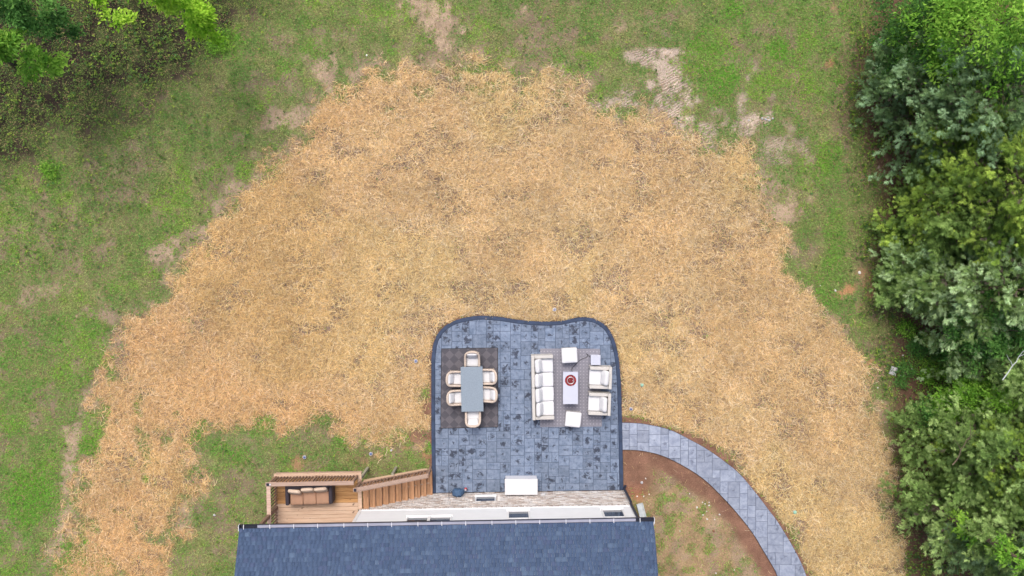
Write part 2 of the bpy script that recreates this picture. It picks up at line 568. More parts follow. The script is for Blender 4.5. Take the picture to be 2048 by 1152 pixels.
# bare patches: u, v, ru, rv, rotation, strength, colour key (0 clay, 1 orange tan, 2 grey brown)
BARE = [(868, 45, 50, 38, 20, 1, 0), (890, 95, 40, 25, 0, .8, 2), (1040, 15, 22, 30, 0, .8, 0), (1068, 80, 26, 60, 5, .8, 2), (1130, 72, 30, 10, -10, .7, 2), (700, 60, 40, 14, -20, .45, 2),
        (690, 72, 28, 10, 0, .6, 0), (650, 165, 18, 55, -8, .9, 0), (575, 235, 60, 18, -12, .9, 0), (530, 300, 35, 16, -35, .55, 0), (470, 390, 60, 16, -38, .9, 0), (395, 465, 60, 20, -35, .95, 0), (345, 500, 42, 22, -20, .95, 0),
        (440, 365, 35, 20, -40, .6, 2), (260, 320, 60, 40, -60, .5, 2), (270, 390, 45, 26, 0, .5, 2), (90, 480, 70, 45, 0, .45, 2), (130, 440, 60, 30, 30, .4, 2),
        (60, 590, 50, 22, -15, .6, 0), (215, 640, 40, 22, 0, .8, 0), (255, 660, 30, 40, 0, .6, 2), (150, 860, 10, 40, 15, .9, 0), (132, 950, 14, 70, 5, .95, 0), (128, 1080, 16, 90, 0, .95, 0), (115, 1010, 12, 40, 0, .7, 0),
        (1330, 160, 40, 45, -25, 1, 3), (1375, 190, 18, 60, 20, .9, 3), (1300, 125, 40, 14, 25, .8, 3), (1355, 105, 38, 9, 8, 1, 3), (1340, 235, 50, 32, 0, .9, 3), (1230, 205, 60, 22, -10, .9, 3), (1165, 180, 16, 50, 0, .9, 2),
        (1095, 215, 40, 40, 0, .7, 2), (1100, 160, 40, 16, 0, .7, 0), (1425, 262, 30, 30, -10, .8, 3), (1480, 250, 50, 22, 0, .75, 3), (1488, 195, 12, 45, 15, .8, 3), (1548, 187, 10, 16, -10, .9, 3), (1530, 235, 40, 12, -10, .85, 3), (1540, 310, 30, 40, 20, .7, 3),
        (1600, 300, 45, 12, 40, .7, 3), (1585, 255, 35, 10, 45, .6, 3), (1560, 380, 45, 30, 20, .75, 0), (1575, 425, 26, 30, -10, .9, 0), (1630, 480, 14, 40, 20, .7, 2), (1690, 583, 26, 9, -10, 1, 1), (1735, 560, 14, 24, 0, .7, 1), (1752, 595, 20, 22, 0, .8, 1),
        (1695, 652, 14, 6, 0, .7, 0), (1730, 715, 24, 34, -30, .7, 2), (1743, 722, 8, 8, 0, 1, 1), (1660, 290, 30, 70, 0, .3, 2), (1710, 170, 30, 60, 0, .5, 2), (1600, 115, 8, 8, 0, .8, 1), (1660, 125, 7, 12, 0, .8, 1), (1665, 15, 12, 10, 0, .8, 1),
        (1500, 130, 10, 40, -25, .4, 2), (1245, 55, 18, 28, 15, .8, 0), (1310, 40, 12, 10, 0, .6, 0), (1175, 95, 30, 10, 0, .6, 0), (1590, 140, 14, 40, -25, .4, 2), (610, 880, 40, 20, 0, .5, 2), (590, 930, 14, 18, 0, .7, 1), (850, 905, 30, 20, 0, .8, 1),
        (480, 960, 60, 90, 20, .55, 2), (440, 1050, 50, 60, 0, .6, 2), (400, 1120, 40, 40, 0, .5, 2), (420, 1030, 30, 30, 0, .6, 2), (560, 890, 30, 16, 0, .4, 2), (700, 915, 40, 16, 0, .5, 1)]
LUSH = [(520, 855, 32, 26), (440, 905, 26, 22), (480, 915, 22, 24), (680, 880, 16, 24), (435, 85, 40, 28), (170, 1150, 60, 60), (1560, 95, 26, 20), (1470, 20, 20, 16), (1410, 115, 40, 40), (1680, 160, 10, 7), (180, 890, 18, 18), (395, 865, 16, 20),
        (860, 895, 12, 12), (1430, 160, 50, 40), (1660, 320, 25, 40), (1670, 480, 25, 80), (1650, 590, 20, 30), (260, 262, 20, 14), (60, 1000, 60, 60), (190, 660, 25, 18), (370, 640, 12, 10), (100, 330, 22, 12)]

KCOL = np.array([S(178, 156, 132), S(190, 145, 105), S(142, 124, 106), S(196, 178, 162)])


def fields(X, Y):
    U = CX + 50 * X; V = CY - 50 * Y
    nz = fbm(U / 60, V / 60, 3, 4) - 0.5
    nf = fbm(U / 14, V / 14, 9, 3) - 0.5
    nb = fbm(U / 220, V / 220, 21, 3)
    nm = fbm(U / 28, V / 28, 15, 4) - 0.5
    sp = sdist(U, V, STRAW)
    nm = fbm(U / 28, V / 28, 15, 4) - 0.5
    straw = sstep(-26, 34, sp + nz * 50 + nm * 60 + nf * 40)
    north = sstep(300, 120, V) * sstep(600, 700, U)              # straw thins towards the top edge
    straw = straw * (1 - 0.85 * north * sstep(0.42, 0.60, fbm(U / 34, V / 22, 77, 3)))
    sw = sstep(700, 820, V) * sstep(520, 380, U)
    straw = straw * (1 - 0.7 * sw * sstep(0.56, 0.66, fbm(U / 40, V / 40, 78, 3)))
    bare = np.zeros_like(U); bcol = np.tile(KCOL[2], (len(U), 1))
    for (u, v, ru, rv, rot, st, k) in BARE:
        c, s = math.cos(R(rot)), math.sin(R(rot))
        du = U - u; dv = V - v
        rr = np.sqrt(((du * c + dv * s) / ru) ** 2 + ((-du * s + dv * c) / rv) ** 2)
        m = st * sstep(1.6, 0.30, rr + nz * 1.7 + nm * 1.6 + nf * 2.6)
        bcol = mixc(bcol, KCOL[k], np.where(m > bare, m, 0))
        bare = np.maximum(bare, m)
    rnd = sstep(0.60, 0.72, fbm(U / 36, V / 30, 55, 4))            # scattered small bare spots all over the lawn
    bare = np.maximum(bare, rnd * 0.6)
    fringe = sstep(-44, -14, sp + nz * 40) * sstep(16, -6, sp + nz * 40) * sstep(0.40, 0.58, nm + 0.5)
    fsel = fringe * 0.8 * (fringe > bare)
    bcol = mixc(bcol, KCOL[0], fsel)
    bare = np.maximum(bare, fringe * 0.8)
    woods = sstep(-85, 60, sdist(U, V, WOODS) + nz * 110)
    tree = sstep(-30, 22, sdist(U, V, TREELINE) + nz * 40)
    tsoft = sstep(-80, 0, sdist(U, V, TREELINE) + nz * 50)
    dw = np.minimum(np.abs(sdist(U, V, WALK)), 1e9)
    insw = sdist(U, V, INNER) > 0
    redw = np.where(insw, sstep(40, 22, dw + nz * 26), sstep(20, 8, dw + nz * 34 + nf * 10)) * sstep(1225, 1245, U)
    redw = np.maximum(redw, np.where(insw, sstep(70, 20, np.hypot((U - 1262) * 0.8, (V - 925) * 0.6) + nz * 40), 0))
    dpat = np.abs(sdist(U, V, PATIO_OUT))
    redp = sstep(9, 2, dpat + nz * 14) * 0.8
    redp = np.maximum(redp, sstep(1.2, 0.5, np.hypot((U - 852) / 16, (V - 815) / 26) + nf * 1.2))
    redp = np.maximum(redp, 0.8 * sstep(1.2, 0.5, np.hypot((U - 838) / 30, (V - 872) / 16) + nf * 1.2))
    inside = insw.astype(float)
    straw = straw * (1 - inside) * (1 - np.clip(redw * 1.1, 0, 1)) * (1 - 0.85 * redp)
    lush = np.zeros_like(U)
    for (u, v, ru, rv) in LUSH:
        lush = np.maximum(lush, sstep(1.3, 0.6, np.hypot((U - u) / ru, (V - v) / rv) + nz * 1.4 + nf))
    # ---- soil colour
    humus = np.array(S(54, 47, 41)); litter = np.array(S(108, 84, 70)); thatch = np.array(S(130, 130, 90)); tan = np.array(S(168, 144, 112))
    red = np.array(S(140, 103, 88)); under = mixc(np.tile(np.array(S(190, 160, 120)), (len(U), 1)), np.array(S(146, 126, 110)), sstep(0.44, 0.74, fbm(U / 40, V / 30, 41, 4))); orange = np.array(S(176, 122, 82))
    col = mixc(np.tile(thatch, (len(U), 1)), np.array(S(132, 124, 90)), nb)
    col = mixc(col, bcol, np.clip(bare * 1.15, 0, 1))
    col = mixc(col, humus, woods)
    col = mixc(col, np.array(S(110, 88, 72)), tsoft * 0.75)
    col = mixc(col, litter, tree)
    col = mixc(col, tan, inside * (1 - redw))
    col = mixc(col, np.array(S(160, 140, 118)), inside * (1 - redw) * sstep(0.45, 0.6, fbm(U / 26, V / 26, 91, 3)) * 0.8)
    col = mixc(col, orange, inside * sstep(1.2, .4, np.hypot((U - 1275) / 26, (V - 985) / 24) + nf))
    col = mixc(col, under, straw)
    col = mixc(col, red, np.clip(redw + redp, 0, 1) * 0.9)
    # ---- grass density
    g = (0.34 + 0.75 * sstep(0.34, 0.62, fbm(U / 22, V / 22, 5, 5)))
    g = g * (1 - bare * 0.88) * (1 - straw)
    g = g * (1 - 0.6 * woods) * (1 - 0.9 * tree) * (1 - 0.45 * tsoft)
    clump = sstep(0.55, 0.66, fbm(U / 20, V / 20, 61, 3)) * sstep(-10, 14, sdist(U, V, INNER))
    g = np.where(insw, (0.10 + clump * 0.95) * (1 - redw), g)
    g = g * (1 - 0.95 * np.clip(redw + redp, 0, 1))
    g = np.maximum(g, lush * 0.95 * (1 - 0.4 * redw))
    sparse_in = straw * 0.05 + straw * 0.5 * sw * sstep(0.6, 0.7, fbm(U / 22, V / 22, 64, 3))
    g = np.maximum(g, sparse_in)
    blocked = (sdist(U, V, PATIO_OUT) > -1.0) | (sdist(U, V, WALK) > -1.0)
    g = np.where(blocked, 0, g)
    st = np.where(blocked, 0, straw)
    return dict(U=U, V=V, straw=st, grass=np.clip(g, 0, 1), soil=col, lush=lush, woods=woods, tree=tree, tsoft=tsoft, nb=nb, inside=inside, bare=bare, redw=redw, blocked=blocked, nz=nz, rut=np.clip(bare * 1.5 - 0.5, 0, 1) * ((V < 330) & (U > 1150)) * sstep(0.38, 0.58, fbm(U / 30, V / 30, 93, 2)))


def ground_z(X, Y):
    U = CX + 50 * X; V = CY - 50 * Y
    z = -0.075 + (fbm(X / 1.8, Y / 1.8, 11, 3) - 0.5) * 0.09 + (fbm(X / 0.45, Y / 0.45, 12, 2) - 0.5) * 0.035
    near = np.maximum(sdist(U, V, PATIO_OUT), sdist(U, V, WALK))
    k = sstep(-45, -2, near)
    return z * (1 - k) + (-0.085) * k


# raster of the fields over the area in view, looked up when scattering
RS_, RX0, RY0, RNX, RNY = 0.06, -24.0, -16.0, 801, 493
_gx, _gy = np.meshgrid(RX0 + np.arange(RNX) * RS_, RY0 + np.arange(RNY) * RS_)
RAST = fields(_gx.ravel(), _gy.ravel())
RZ = ground_z(_gx.ravel(), _gy.ravel()).reshape(RNY, RNX)
ground_z_exact = ground_z


def look(x, y):
    i = np.clip(np.rint((x - RX0) / RS_).astype(int), 0, RNX - 1); j = np.clip(np.rint((y - RY0) / RS_).astype(int), 0, RNY - 1)
    return j * RNX + i


def ground_z(x, y):
    fx_ = np.clip((x - RX0) / RS_, 0, RNX - 1.001); fy_ = np.clip((y - RY0) / RS_, 0, RNY - 1.001)
    i = fx_.astype(int); j = fy_.astype(int); a = fx_ - i; b = fy_ - j
    return (RZ[j, i] * (1 - a) + RZ[j, i + 1] * a) * (1 - b) + (RZ[j + 1, i] * (1 - a) + RZ[j + 1, i + 1] * a) * b


# ------------------------------------------------------------------ ground
fx = np.arange(-24, 24.01, 0.13); fy = np.arange(-16, 13.51, 0.13)
ox = np.array([26, 29, 34, 42, 56, 80, 130, 250, 600, 1400.0])
gx = np.concatenate([-ox[::-1], fx, ox]); gy = np.concatenate([-ox[::-1], fy, ox])
GX, GY = np.meshgrid(gx, gy)
gxf = GX.ravel(); gyf = GY.ravel()
inr = (np.abs(gxf) < 24.05) & (gyf > -16.05) & (gyf < 13.6)
li = look(gxf, gyf)
Fo = fields(gxf[~inr], gyf[~inr])
Fd = {}
for k_ in ('soil', 'grass', 'rut'):
    Fd[k_] = RAST[k_][li].copy(); Fd[k_][~inr] = Fo[k_]
gz = np.where(inr, ground_z(gxf, gyf), -0.085)
gc = mixc(Fd['soil'], np.array(S(116, 132, 78)), np.where(Fd['grass'] > 0, np.clip(Fd['grass'] - 0.2, 0, 1) * 0.7, 0))
nx_, ny_ = len(gx), len(gy)
idx = np.arange(nx_ * ny_).reshape(ny_, nx_)
quads = np.stack([idx[:-1, :-1].ravel(), idx[:-1, 1:].ravel(), idx[1:, 1:].ravel(), idx[1:, :-1].ravel()], 1)
gme = np_mesh('ground', np.stack([gxf, gyf, gz], 1), quads, M['soil'], gc, True)
ra_ = gme.attributes.new('Rut', 'FLOAT', 'POINT')
ra_.data.foreach_set('value', Fd['rut'].astype(np.float32))
ground = link('ground', gme)
tag(ground, 'lawn soil of brown earth and thatch under the straw and grass', 'ground', kind='structure')

# ------------------------------------------------------------------ straw
AX0, AX1, AY0, AY1 = -22.5, 22.5, -14.2, 12.0


def scatter(n, key, seed, power=1.0):
    r = np.random.default_rng(seed)
    xs = []; ys = []; fs = []
    got = 0
    PR = key(RAST, r)
    while got < n:
        m = 400000
        x = r.uniform(AX0, AX1, m); y = r.uniform(AY0, AY1, m)
        li = look(x, y)
        k = (r.random(m) < PR[li]) & ~house_block(x, y)
        xs.append(x[k]); ys.append(y[k]); fs.append({a: b[li[k]] for a, b in RAST.items()})
        got += int(k.sum())
    X = np.concatenate(xs)[:n]; Y = np.concatenate(ys)[:n]
    Fm = {a: np.concatenate([q[a] for q in fs])[:n] for a in fs[0]}
    return X, Y, Fm, r


def house_block(x, y):
    return (y < -9.2 + 0.0175 * (x - 4.66)) & (x > -5.6) & (x < 4.75)


def straw_key(f, r):
    th = sstep(0.44, 0.74, fbm(f['U'] / 40, f['V'] / 30, 41, 4)) * (0.55 + 0.6 * fbm(f['U'] / 9, f['V'] / 9, 43, 2))
    s = f['straw'] ** 1.2 * (1 - 0.82 * th)
    loose = 0.006 * f['inside'] + 0.02 * sstep(0.02, 0.2, f['straw'])
    return np.clip(np.maximum(s, np.where(f['blocked'], 0, loose)), 0, 1)


NS = 320000
X, Y, Fm, r = scatter(NS, straw_key, 5)
ang = r.uniform(0, math.pi, NS) + (fbm(X / 0.5, Y / 0.5, 88, 2) - 0.5) * 5
L = r.uniform(0.09, 0.30, NS) * np.where(Fm['inside'] > 0, 0.7, 1)
wd = r.uniform(0.003, 0.0075, NS) * np.where(Fm['inside'] > 0, 0.55, 1)
z0 = ground_z(X, Y) + 0.012 + r.random(NS) ** 1.6 * 0.085 * (0.3 + 0.7 * Fm['straw'])
dx, dy = np.cos(ang), np.sin(ang)
cv = r.normal(0, 0.09, NS) * L
tl = r.normal(0, 0.035, NS)
bowz = np.abs(r.normal(0, 0.02, NS))
V6 = np.zeros((NS, 6, 3), np.float32)
for i, t in enumerate((-0.5, 0.0, 0.5)):
    cxp = X + dx * L * t - dy * cv * (1 - 4 * t * t)
    cyp = Y + dy * L * t + dx * cv * (1 - 4 * t * t)
    czp = np.maximum(z0 + tl * t * 2 + bowz * (1 - 4 * t * t), z0 - 0.02)
    for j, s in enumerate((-1, 1)):
        V6[:, i * 2 + j, 0] = cxp - dy * wd * s
        V6[:, i * 2 + j, 1] = cyp + dx * wd * s
        V6[:, i * 2 + j, 2] = czp
base = (np.arange(NS) * 6)[:, None]
F4 = np.concatenate([base + np.array([[0, 2, 3, 1]]), base + np.array([[2, 4, 5, 3]])], 0)
pal = np.array([S(240, 215, 160), S(230, 201, 144), S(218, 187, 134), S(246, 229, 190), S(206, 171, 122), S(178, 152, 118), S(222, 206, 174), S(146, 126, 106)])
region = fbm(X / 3.2, Y / 3.2, 14, 3)
ci = r.choice(8, NS, p=[.18, .22, .2, .1, .1, .08, .07, .05])
sc = pal[ci] * r.uniform(0.8, 1.24, NS)[:, None] * np.array([1.03, 1.02, 1.06])
orange = np.clip(sstep(-3, -10, X) * 0.75 + sstep(0.52, 0.66, region) * 0.3 + sstep(6.3, 8.5, Y) * 0.35, 0, 1)
sc = sc * mixc(np.ones((NS, 3)), np.array([1.0, 0.90, 0.82]), orange)
sc = sc * (0.82 + 0.36 * fbm(X / 1.3, Y / 1.3, 19, 4))[:, None]
sc = sc * mixc(np.ones((NS, 3)), np.array([0.99, 1.0, 0.92]), sstep(0.5, 0.38, region))
me = np_mesh('straw_mulch', V6.reshape(-1, 3), F4, M['straw'], np.repeat(sc, 6, 0))
o = link('straw_mulch', me)
tag(o, 'golden straw mulch spread over the new lawn around the patio', 'straw', kind='stuff')

# ------------------------------------------------------------------ grass
NG = 430000
X, Y, Fm, r = scatter(NG, lambda f, r: f['grass'], 6)
ang = r.uniform(0, 2 * math.pi, NG)
L = r.uniform(0.05, 0.13, NG) * (1 + 0.35 * Fm['lush'])
wd = r.uniform(0.008, 0.019, NG)
h = L * r.uniform(0.25, 0.75, NG); ho = np.sqrt(np.maximum(L * L - h * h, 0))
zz = ground_z(X, Y) - 0.005
V3 = np.zeros((NG, 3, 3), np.float32)
dx, dy = np.cos(ang), np.sin(ang)
V3[:, 0] = np.stack([X - dy * wd, Y + dx * wd, zz], 1)
V3[:, 1] = np.stack([X + dy * wd, Y - dx * wd, zz], 1)
V3[:, 2] = np.stack([X + dx * ho, Y + dy * ho, zz + h], 1)
t1 = fbm(X / 1.1, Y / 1.1, 70, 4); t2 = fbm(X / 0.5, Y / 0.5, 71, 3)
cA = np.array(S(138, 178, 74)); cB = np.array(S(128, 158, 86)); cC = np.array(S(164, 168, 114)); cD = np.array(S(96, 148, 70)); cE = np.array(S(108, 170, 56))
cc = mixc(np.tile(cB, (NG, 1)), cA, sstep(0.45, 0.62, t1))
cc = mixc(cc, cC, sstep(0.52, 0.68, t2) * 0.7)
cc = mixc(cc, cD, sstep(0.55, 0.42, fbm(X / 0.8, Y / 0.8, 72, 2)) * 0.45)
cc = mixc(cc, cE, np.clip(Fm['lush'] * 0.5 + sstep(1380, 1480, Fm['U']) * sstep(260, 120, Fm['V']) * 0.35 + sstep(330, 60, Fm['U']) * sstep(500, 800, Fm['V']) * 0.35, 0, 1))
cc = mixc(cc, np.array(S(104, 120, 66)), np.clip(Fm['woods'] * 0.8 + Fm['tsoft'] * 0.45, 0, 1))
cc = cc * r.uniform(0.6, 1.52, NG)[:, None] * np.array([1.05, 1.05, 0.95])
dry = r.random(NG) < 0.15 + 0.16 * Fm['bare'] + 0.3 * Fm['inside'] * (1 - Fm['lush'])
cc = np.where(dry[:, None], np.array(S(186, 160, 118)) * r.uniform(0.7, 1.1, NG)[:, None], cc)
me = np_mesh('lawn_grass', V3.reshape(-1, 3), np.arange(NG * 3).reshape(-1, 3), M['grass'], np.repeat(cc, 3, 0))
o = link('lawn_grass', me)
tag(o, 'patchy green lawn grass growing around the straw', 'grass', kind='stuff')


# ------------------------------------------------------------------ broad-leaved ground cover
def leaf_quads(P, D, Nrm, L, Wd):
    """diamond leaves folded along the midrib: centre base P, direction D, normal Nrm"""
    Sd = np.cross(D, Nrm); Sd /= np.linalg.norm(Sd, axis=1, keepdims=True) + 1e-9
    n = len(P)
    V = np.zeros((n, 4, 3), np.float32)
    V[:, 0] = P
    V[:, 1] = P + D * (L * 0.5)[:, None] + Sd * (Wd * 0.5)[:, None] + Nrm * (0.15 * Wd)[:, None]
    V[:, 2] = P + D * L[:, None] - Nrm * (0.12 * L)[:, None]
    V[:, 3] = P + D * (L * 0.5)[:, None] - Sd * (Wd * 0.5)[:, None] + Nrm * (0.15 * Wd)[:, None]
    b = (np.arange(n) * 4)[:, None]
    F = np.concatenate([b + np.array([[0, 1, 2]]), b + np.array([[0, 2, 3]])], 0)
    return V.reshape(-1, 3), F


def cover_key(f, r):
    cl = sstep(0.46, 0.6, fbm(f['U'] / 16, f['V'] / 16, 33, 3))
    wz = 0.65 * f['woods'] * (0.12 + 0.88 * cl) * (0.35 + 0.65 * sstep(0.4, 0.6, fbm(f['U'] / 60, f['V'] / 60, 36, 3)))
    tz = 1.3 * f['tsoft'] * (0.2 + 0.8 * sstep(0.5, 0.62, fbm(f['U'] / 30, f['V'] / 30, 34, 3))) * (0.5 + 0.5 * cl)
    lawn = 0.26 * sstep(640, 100, f['U']) * sstep(620, 200, f['V']) * (0.3 + 0.7 * cl) + 0.05 * (1 - f['straw']) * cl
    lw = sstep(1.2, 0.4, np.hypot((f['U'] - 80) / 90, (f['V'] - 460) / 80)) * cl * 0.4
    k = np.maximum(np.maximum(wz, tz), np.maximum(lawn, lw))
    return np.where(f['blocked'] | (f['straw'] > 0.3) | (f['inside'] > 0), 0, k)


NC = 27000
X, Y, Fm, r = scatter(NC, cover_key, 8)
K = 4
Xr = np.repeat(X, K); Yr = np.repeat(Y, K)
az = r.uniform(0, 2 * math.pi, NC * K)
Lf = np.repeat(r.uniform(0.03, 0.085, NC), K) * r.uniform(0.75, 1.1, NC * K)
el = r.uniform(-0.1, 0.6, NC * K)
D = np.stack([np.cos(az) * np.cos(el), np.sin(az) * np.cos(el), np.sin(el)], 1)
Nn = np.stack([-np.cos(az) * np.sin(el), -np.sin(az) * np.sin(el), np.cos(el)], 1)
P = np.stack([Xr, Yr, ground_z(Xr, Yr) + np.repeat(r.uniform(0.03, 0.16, NC), K)], 1)
Vv, Ff = leaf_quads(P, D, Nn, Lf, Lf * r.uniform(0.45, 0.7, NC * K))
cp = np.array([S(128, 160, 66), S(104, 142, 62), S(164, 190, 78), S(84, 118, 56), S(92, 138, 78)])
cc = cp[r.choice(5, NC, p=[.28, .26, .16, .2, .1])] * r.uniform(0.75, 1.15, NC)[:, None]
cc = np.repeat(cc, K, 0) * r.uniform(0.85, 1.15, NC * K)[:, None]
me = np_mesh('leafy_ground_cover', Vv, Ff, M['leaf'], np.repeat(cc, 4, 0))
o = link('leafy_ground_cover', me)
tag(o, 'low leafy weeds on dark soil under the trees', 'ground cover', kind='stuff')

# ------------------------------------------------------------------ patio and walkway
PATIO_W = [W(u, v)[:2] for u, v in PATIO_OUT]
WALK_W = [W(u, v)[:2] for u, v in WALK]


def offset_open(pts, d):
    out = []
    n = len(pts)
    for i in range(n):
        a = np.array(pts[max(i - 1, 0)]); b = np.array(pts[min(i + 1, n - 1)])
        t = (b - a) / (np.linalg.norm(b - a) + 1e-9)
        out.append((pts[i][0] + t[1] * d, pts[i][1] - t[0] * d))
    return out


def clip_rect(poly, x0, x1, y0, y1):
    def cut(P, f, inter):
        out = []
        for i in range(len(P)):
            a = P[i - 1]; b = P[i]
            fa, fb = f(a), f(b)
            if fb:
                if not fa:
                    out.append(inter(a, b))
                out.append(b)
            elif fa:
                out.append(inter(a, b))
        return out
    ix = lambda c: (lambda a, b: (c, a[1] + (b[1] - a[1]) * (c - a[0]) / (b[0] - a[0])))
    iy = lambda c: (lambda a, b: (a[0] + (b[0] - a[0]) * (c - a[1]) / (b[1] - a[1]), c))
    P = cut(poly, lambda p: p[0] >= x0, ix(x0))
    if P: P = cut(P, lambda p: p[0] <= x1, ix(x1))
    if P: P = cut(P, lambda p: p[1] >= y0, iy(y0))
    if P: P = cut(P, lambda p: p[1] <= y1, iy(y1))
    out = []
    for q in P:
        if not out or math.hypot(q[0] - out[-1][0], q[1] - out[-1][1]) > 0.004:
            out.append(q)
    if len(out) > 1 and math.hypot(out[0][0] - out[-1][0], out[0][1] - out[-1][1]) < 0.004:
        out.pop()
    return out


def area(P):
    return 0.5 * sum(P[i - 1][0] * P[i][1] - P[i][0] * P[i - 1][1] for i in range(len(P)))


def ashlar(nx, ny, seed):
    r = random.Random(seed)
    occ = [[False] * nx for _ in range(ny)]
    out = []
    for y in range(ny):
        x = 0
        while x < nx:
            if occ[y][x]:
                x += 1; continue
            run = 0
            while x + run < nx and not occ[y][x + run]:
                run += 1
            opts = [(4, 4, 3), (4, 3, 4), (3, 3, 3.0), (2, 3, 2.4), (2, 2, 1.6), (4, 2, 2.0), (3, 4, 1.0), (2, 4, 1.2)]
            opts = [q for q in opts if q[0] <= run and run - q[0] != 1]
            if not opts:
                opts = [(run, 3, 1)]
            w, h, _ = r.choices(opts, [q[2] for q in opts])[0]
            h = min(h, ny - y)
            for j in range(h):
                for i in range(w):
                    occ[y + j][x + i] = True
            out.append((x, y, w, h))
            x += w
    return out


def tile_mesh(poly, cx, cy, gap=0.006, th=0.03, ch=0.006):
    """polygon tile centred on (cx,cy): chamfered top, open below"""
    P = [(x - cx, y - cy) for x, y in poly]
    if area(P) < 0:
        P = P[::-1]
    n = len(P)

    def inset(d):
        out = []
        for i in range(n):
            a = Vector(P[i - 1]); b = Vector(P[i]); c = Vector(P[(i + 1) % n])
            e1 = (b - a).normalized(); e2 = (c - b).normalized()
            n1 = Vector((-e1.y, e1.x)); n2 = Vector((-e2.y, e2.x))
            k = 1 + n1.dot(n2)
            v = (n1 + n2) / max(k, 0.35)
            out.append(b + v * d)
        return out
    A = inset(gap); B = inset(gap + ch)
    bm = bmesh.new()
    lo = [bm.verts.new((p.x, p.y, -th)) for p in A]
    mi = [bm.verts.new((p.x, p.y, -ch * 0.6)) for p in A]
    hi = [bm.verts.new((p.x, p.y, 0)) for p in B]
    for i in range(n):
        j = (i + 1) % n
        bm.faces.new((lo[i], lo[j], mi[j], mi[i])); bm.faces.new((mi[i], mi[j], hi[j], hi[i]))
    bm.faces.new(hi)
    return bm


def slab(name, poly, z0, z1, material, parent):
    bm = bmesh.new()
    if area(poly) < 0:
        poly = poly[::-1]
    a = [bm.verts.new((x, y, z1)) for x, y in poly]
    b = [bm.verts.new((x, y, z0)) for x, y in poly]
    bm.faces.new(a)
    for i in range(len(a)):
        j = (i + 1) % len(a)
        bm.faces.new((a[i], b[i], b[j], a[j]))
    bmesh.ops.triangulate(bm, faces=[f for f in bm.faces if len(f.verts) > 4])
    return obj(name, bm, material, parent)


def pave(root, poly, m, seed, material, limit=300):
    xs = [p[0] for p in poly]; ys = [p[1] for p in poly]
    X0, Y0 = min(xs) - 0.02, min(ys) - 0.02
    nx = int((max(xs) - X0) / m) + 2; ny = int((max(ys) - Y0) / m) + 2
    cache = {}
    items = []
    for (i, j, w, h) in ashlar(nx, ny, seed):
        x0, x1, y0, y1 = X0 + i * m, X0 + (i + w) * m, Y0 + j * m, Y0 + (j + h) * m
        c = clip_rect(poly, x0, x1, y0, y1)
        if len(c) < 3 or abs(area(c)) < 0.006:
            continue
        full = abs(abs(area(c)) - (x1 - x0) * (y1 - y0)) < 1e-5
        items.append((abs(area(c)), c, full, (w, h), ((x0 + x1) / 2, (y0 + y1) / 2)))
    items.sort(key=lambda t: -t[0])
    rest = bmesh.new()
    r = random.Random(seed)
    for k, (a, c, full, wh, ctr) in enumerate(items):
        if full:
            if wh not in cache:
                cache[wh] = bm_mesh('tile', tile_mesh(c, *ctr), material)
            me = cache[wh]
        else:
            ctr = (sum(p[0] for p in c) / len(c), sum(p[1] for p in c) / len(c))
            me = bm_mesh('tile', tile_mesh(c, *ctr), material)
        loc = (ctr[0], ctr[1], r.uniform(-0.002, 0.002))
        if k < limit:
            link('tile', me, root, loc)
        else:
            t = bmesh.new(); t.from_mesh(me); t.transform(Matrix.Translation(loc))
            tm = bpy.data.meshes.new('t'); t.to_mesh(tm); t.free(); rest.from_mesh(tm); bpy.data.meshes.remove(tm)
    if len(rest.verts):
        o = obj('small_tiles', rest, material, root); o['kind'] = 'stuff'
    else:
        rest.free()


patio = empty('patio', kind='structure', label='blue grey stamped concrete patio with dark curved border', cat='patio')
OUT = PATIO_W
INN = offset_open(OUT, 0.155)
INN[0] = (OUT[0][0] + 0.155, OUT[0][1]); INN[-1] = (OUT[-1][0] - 0.155, OUT[-1][1])
slab('base_slab', OUT, -0.16, -0.012, M['joint'], patio)
pave(patio, INN, 0.138, 4, M['tile'])
bm = bmesh.new()
prev = None
for a, b in zip(OUT, INN):
    ax, ay = a; bx, by = b
    dxn, dyn = (bx - ax), (by - ay)
    ring = [bm.verts.new(q) for q in ((ax, ay, -0.15), (ax, ay, -0.002), (ax + dxn * .08, ay + dyn * .08, 0.008), (ax + dxn * .9, ay + dyn * .9, 0.008), (ax + dxn * .97, ay + dyn * .97, -0.01))]
    if prev:
        for i in range(4):
            bm.faces.new((prev[i], ring[i], ring[i + 1], prev[i + 1]))
    prev = ring
obj('border', bm, M['border'], patio)

walk = empty('walkway', kind='structure', label='curved pale stamped concrete walkway leaving the patio', cat='walkway')
slab('base_slab', WALK_W, -0.14, -0.022, M['joint'], walk)
pave(walk, WALK_W, 0.158, 12, M['tile_walk'])
for o in walk.children:
    if o.name.startswith('tile'):
        o.location.z -= 0.008

# ------------------------------------------------------------------ house
HX, HY, _ = W(1248, 981)
house = empty('house', (HX, HY, 0), 1.0, 'house with blue shingle roof, white siding and whitewashed brick base', 'house')
WLEN = 10.2           # wall along the patio
EZ = 4.9              # eave height
PITCH = 0.41
OV = 0.34             # eave overhang
XL, XR = -13.74, 0.30

bm = bmesh.new(); box(bm, -WLEN, 0, -10.0, -0.05, -0.2, 4.75)
obj('wall', bm, M['mortar'], house)
bm = bmesh.new(); box(bm, -13.4, -WLEN - 0.003, -10.0, -2.3, -0.2, 4.75)
obj('porch_wall', bm, M['siding'], house)
# bricks
r = np.random.default_rng(3)
BW = (-5.92, -5.12, 0.42, 1.02)        # basement window
Vb = []; Fb = []; Cb = []
bp = np.array([S(232, 227, 224), S(225, 217, 212), S(214, 202, 194), S(200, 184, 174), S(236, 232, 230), S(186, 172, 164)])


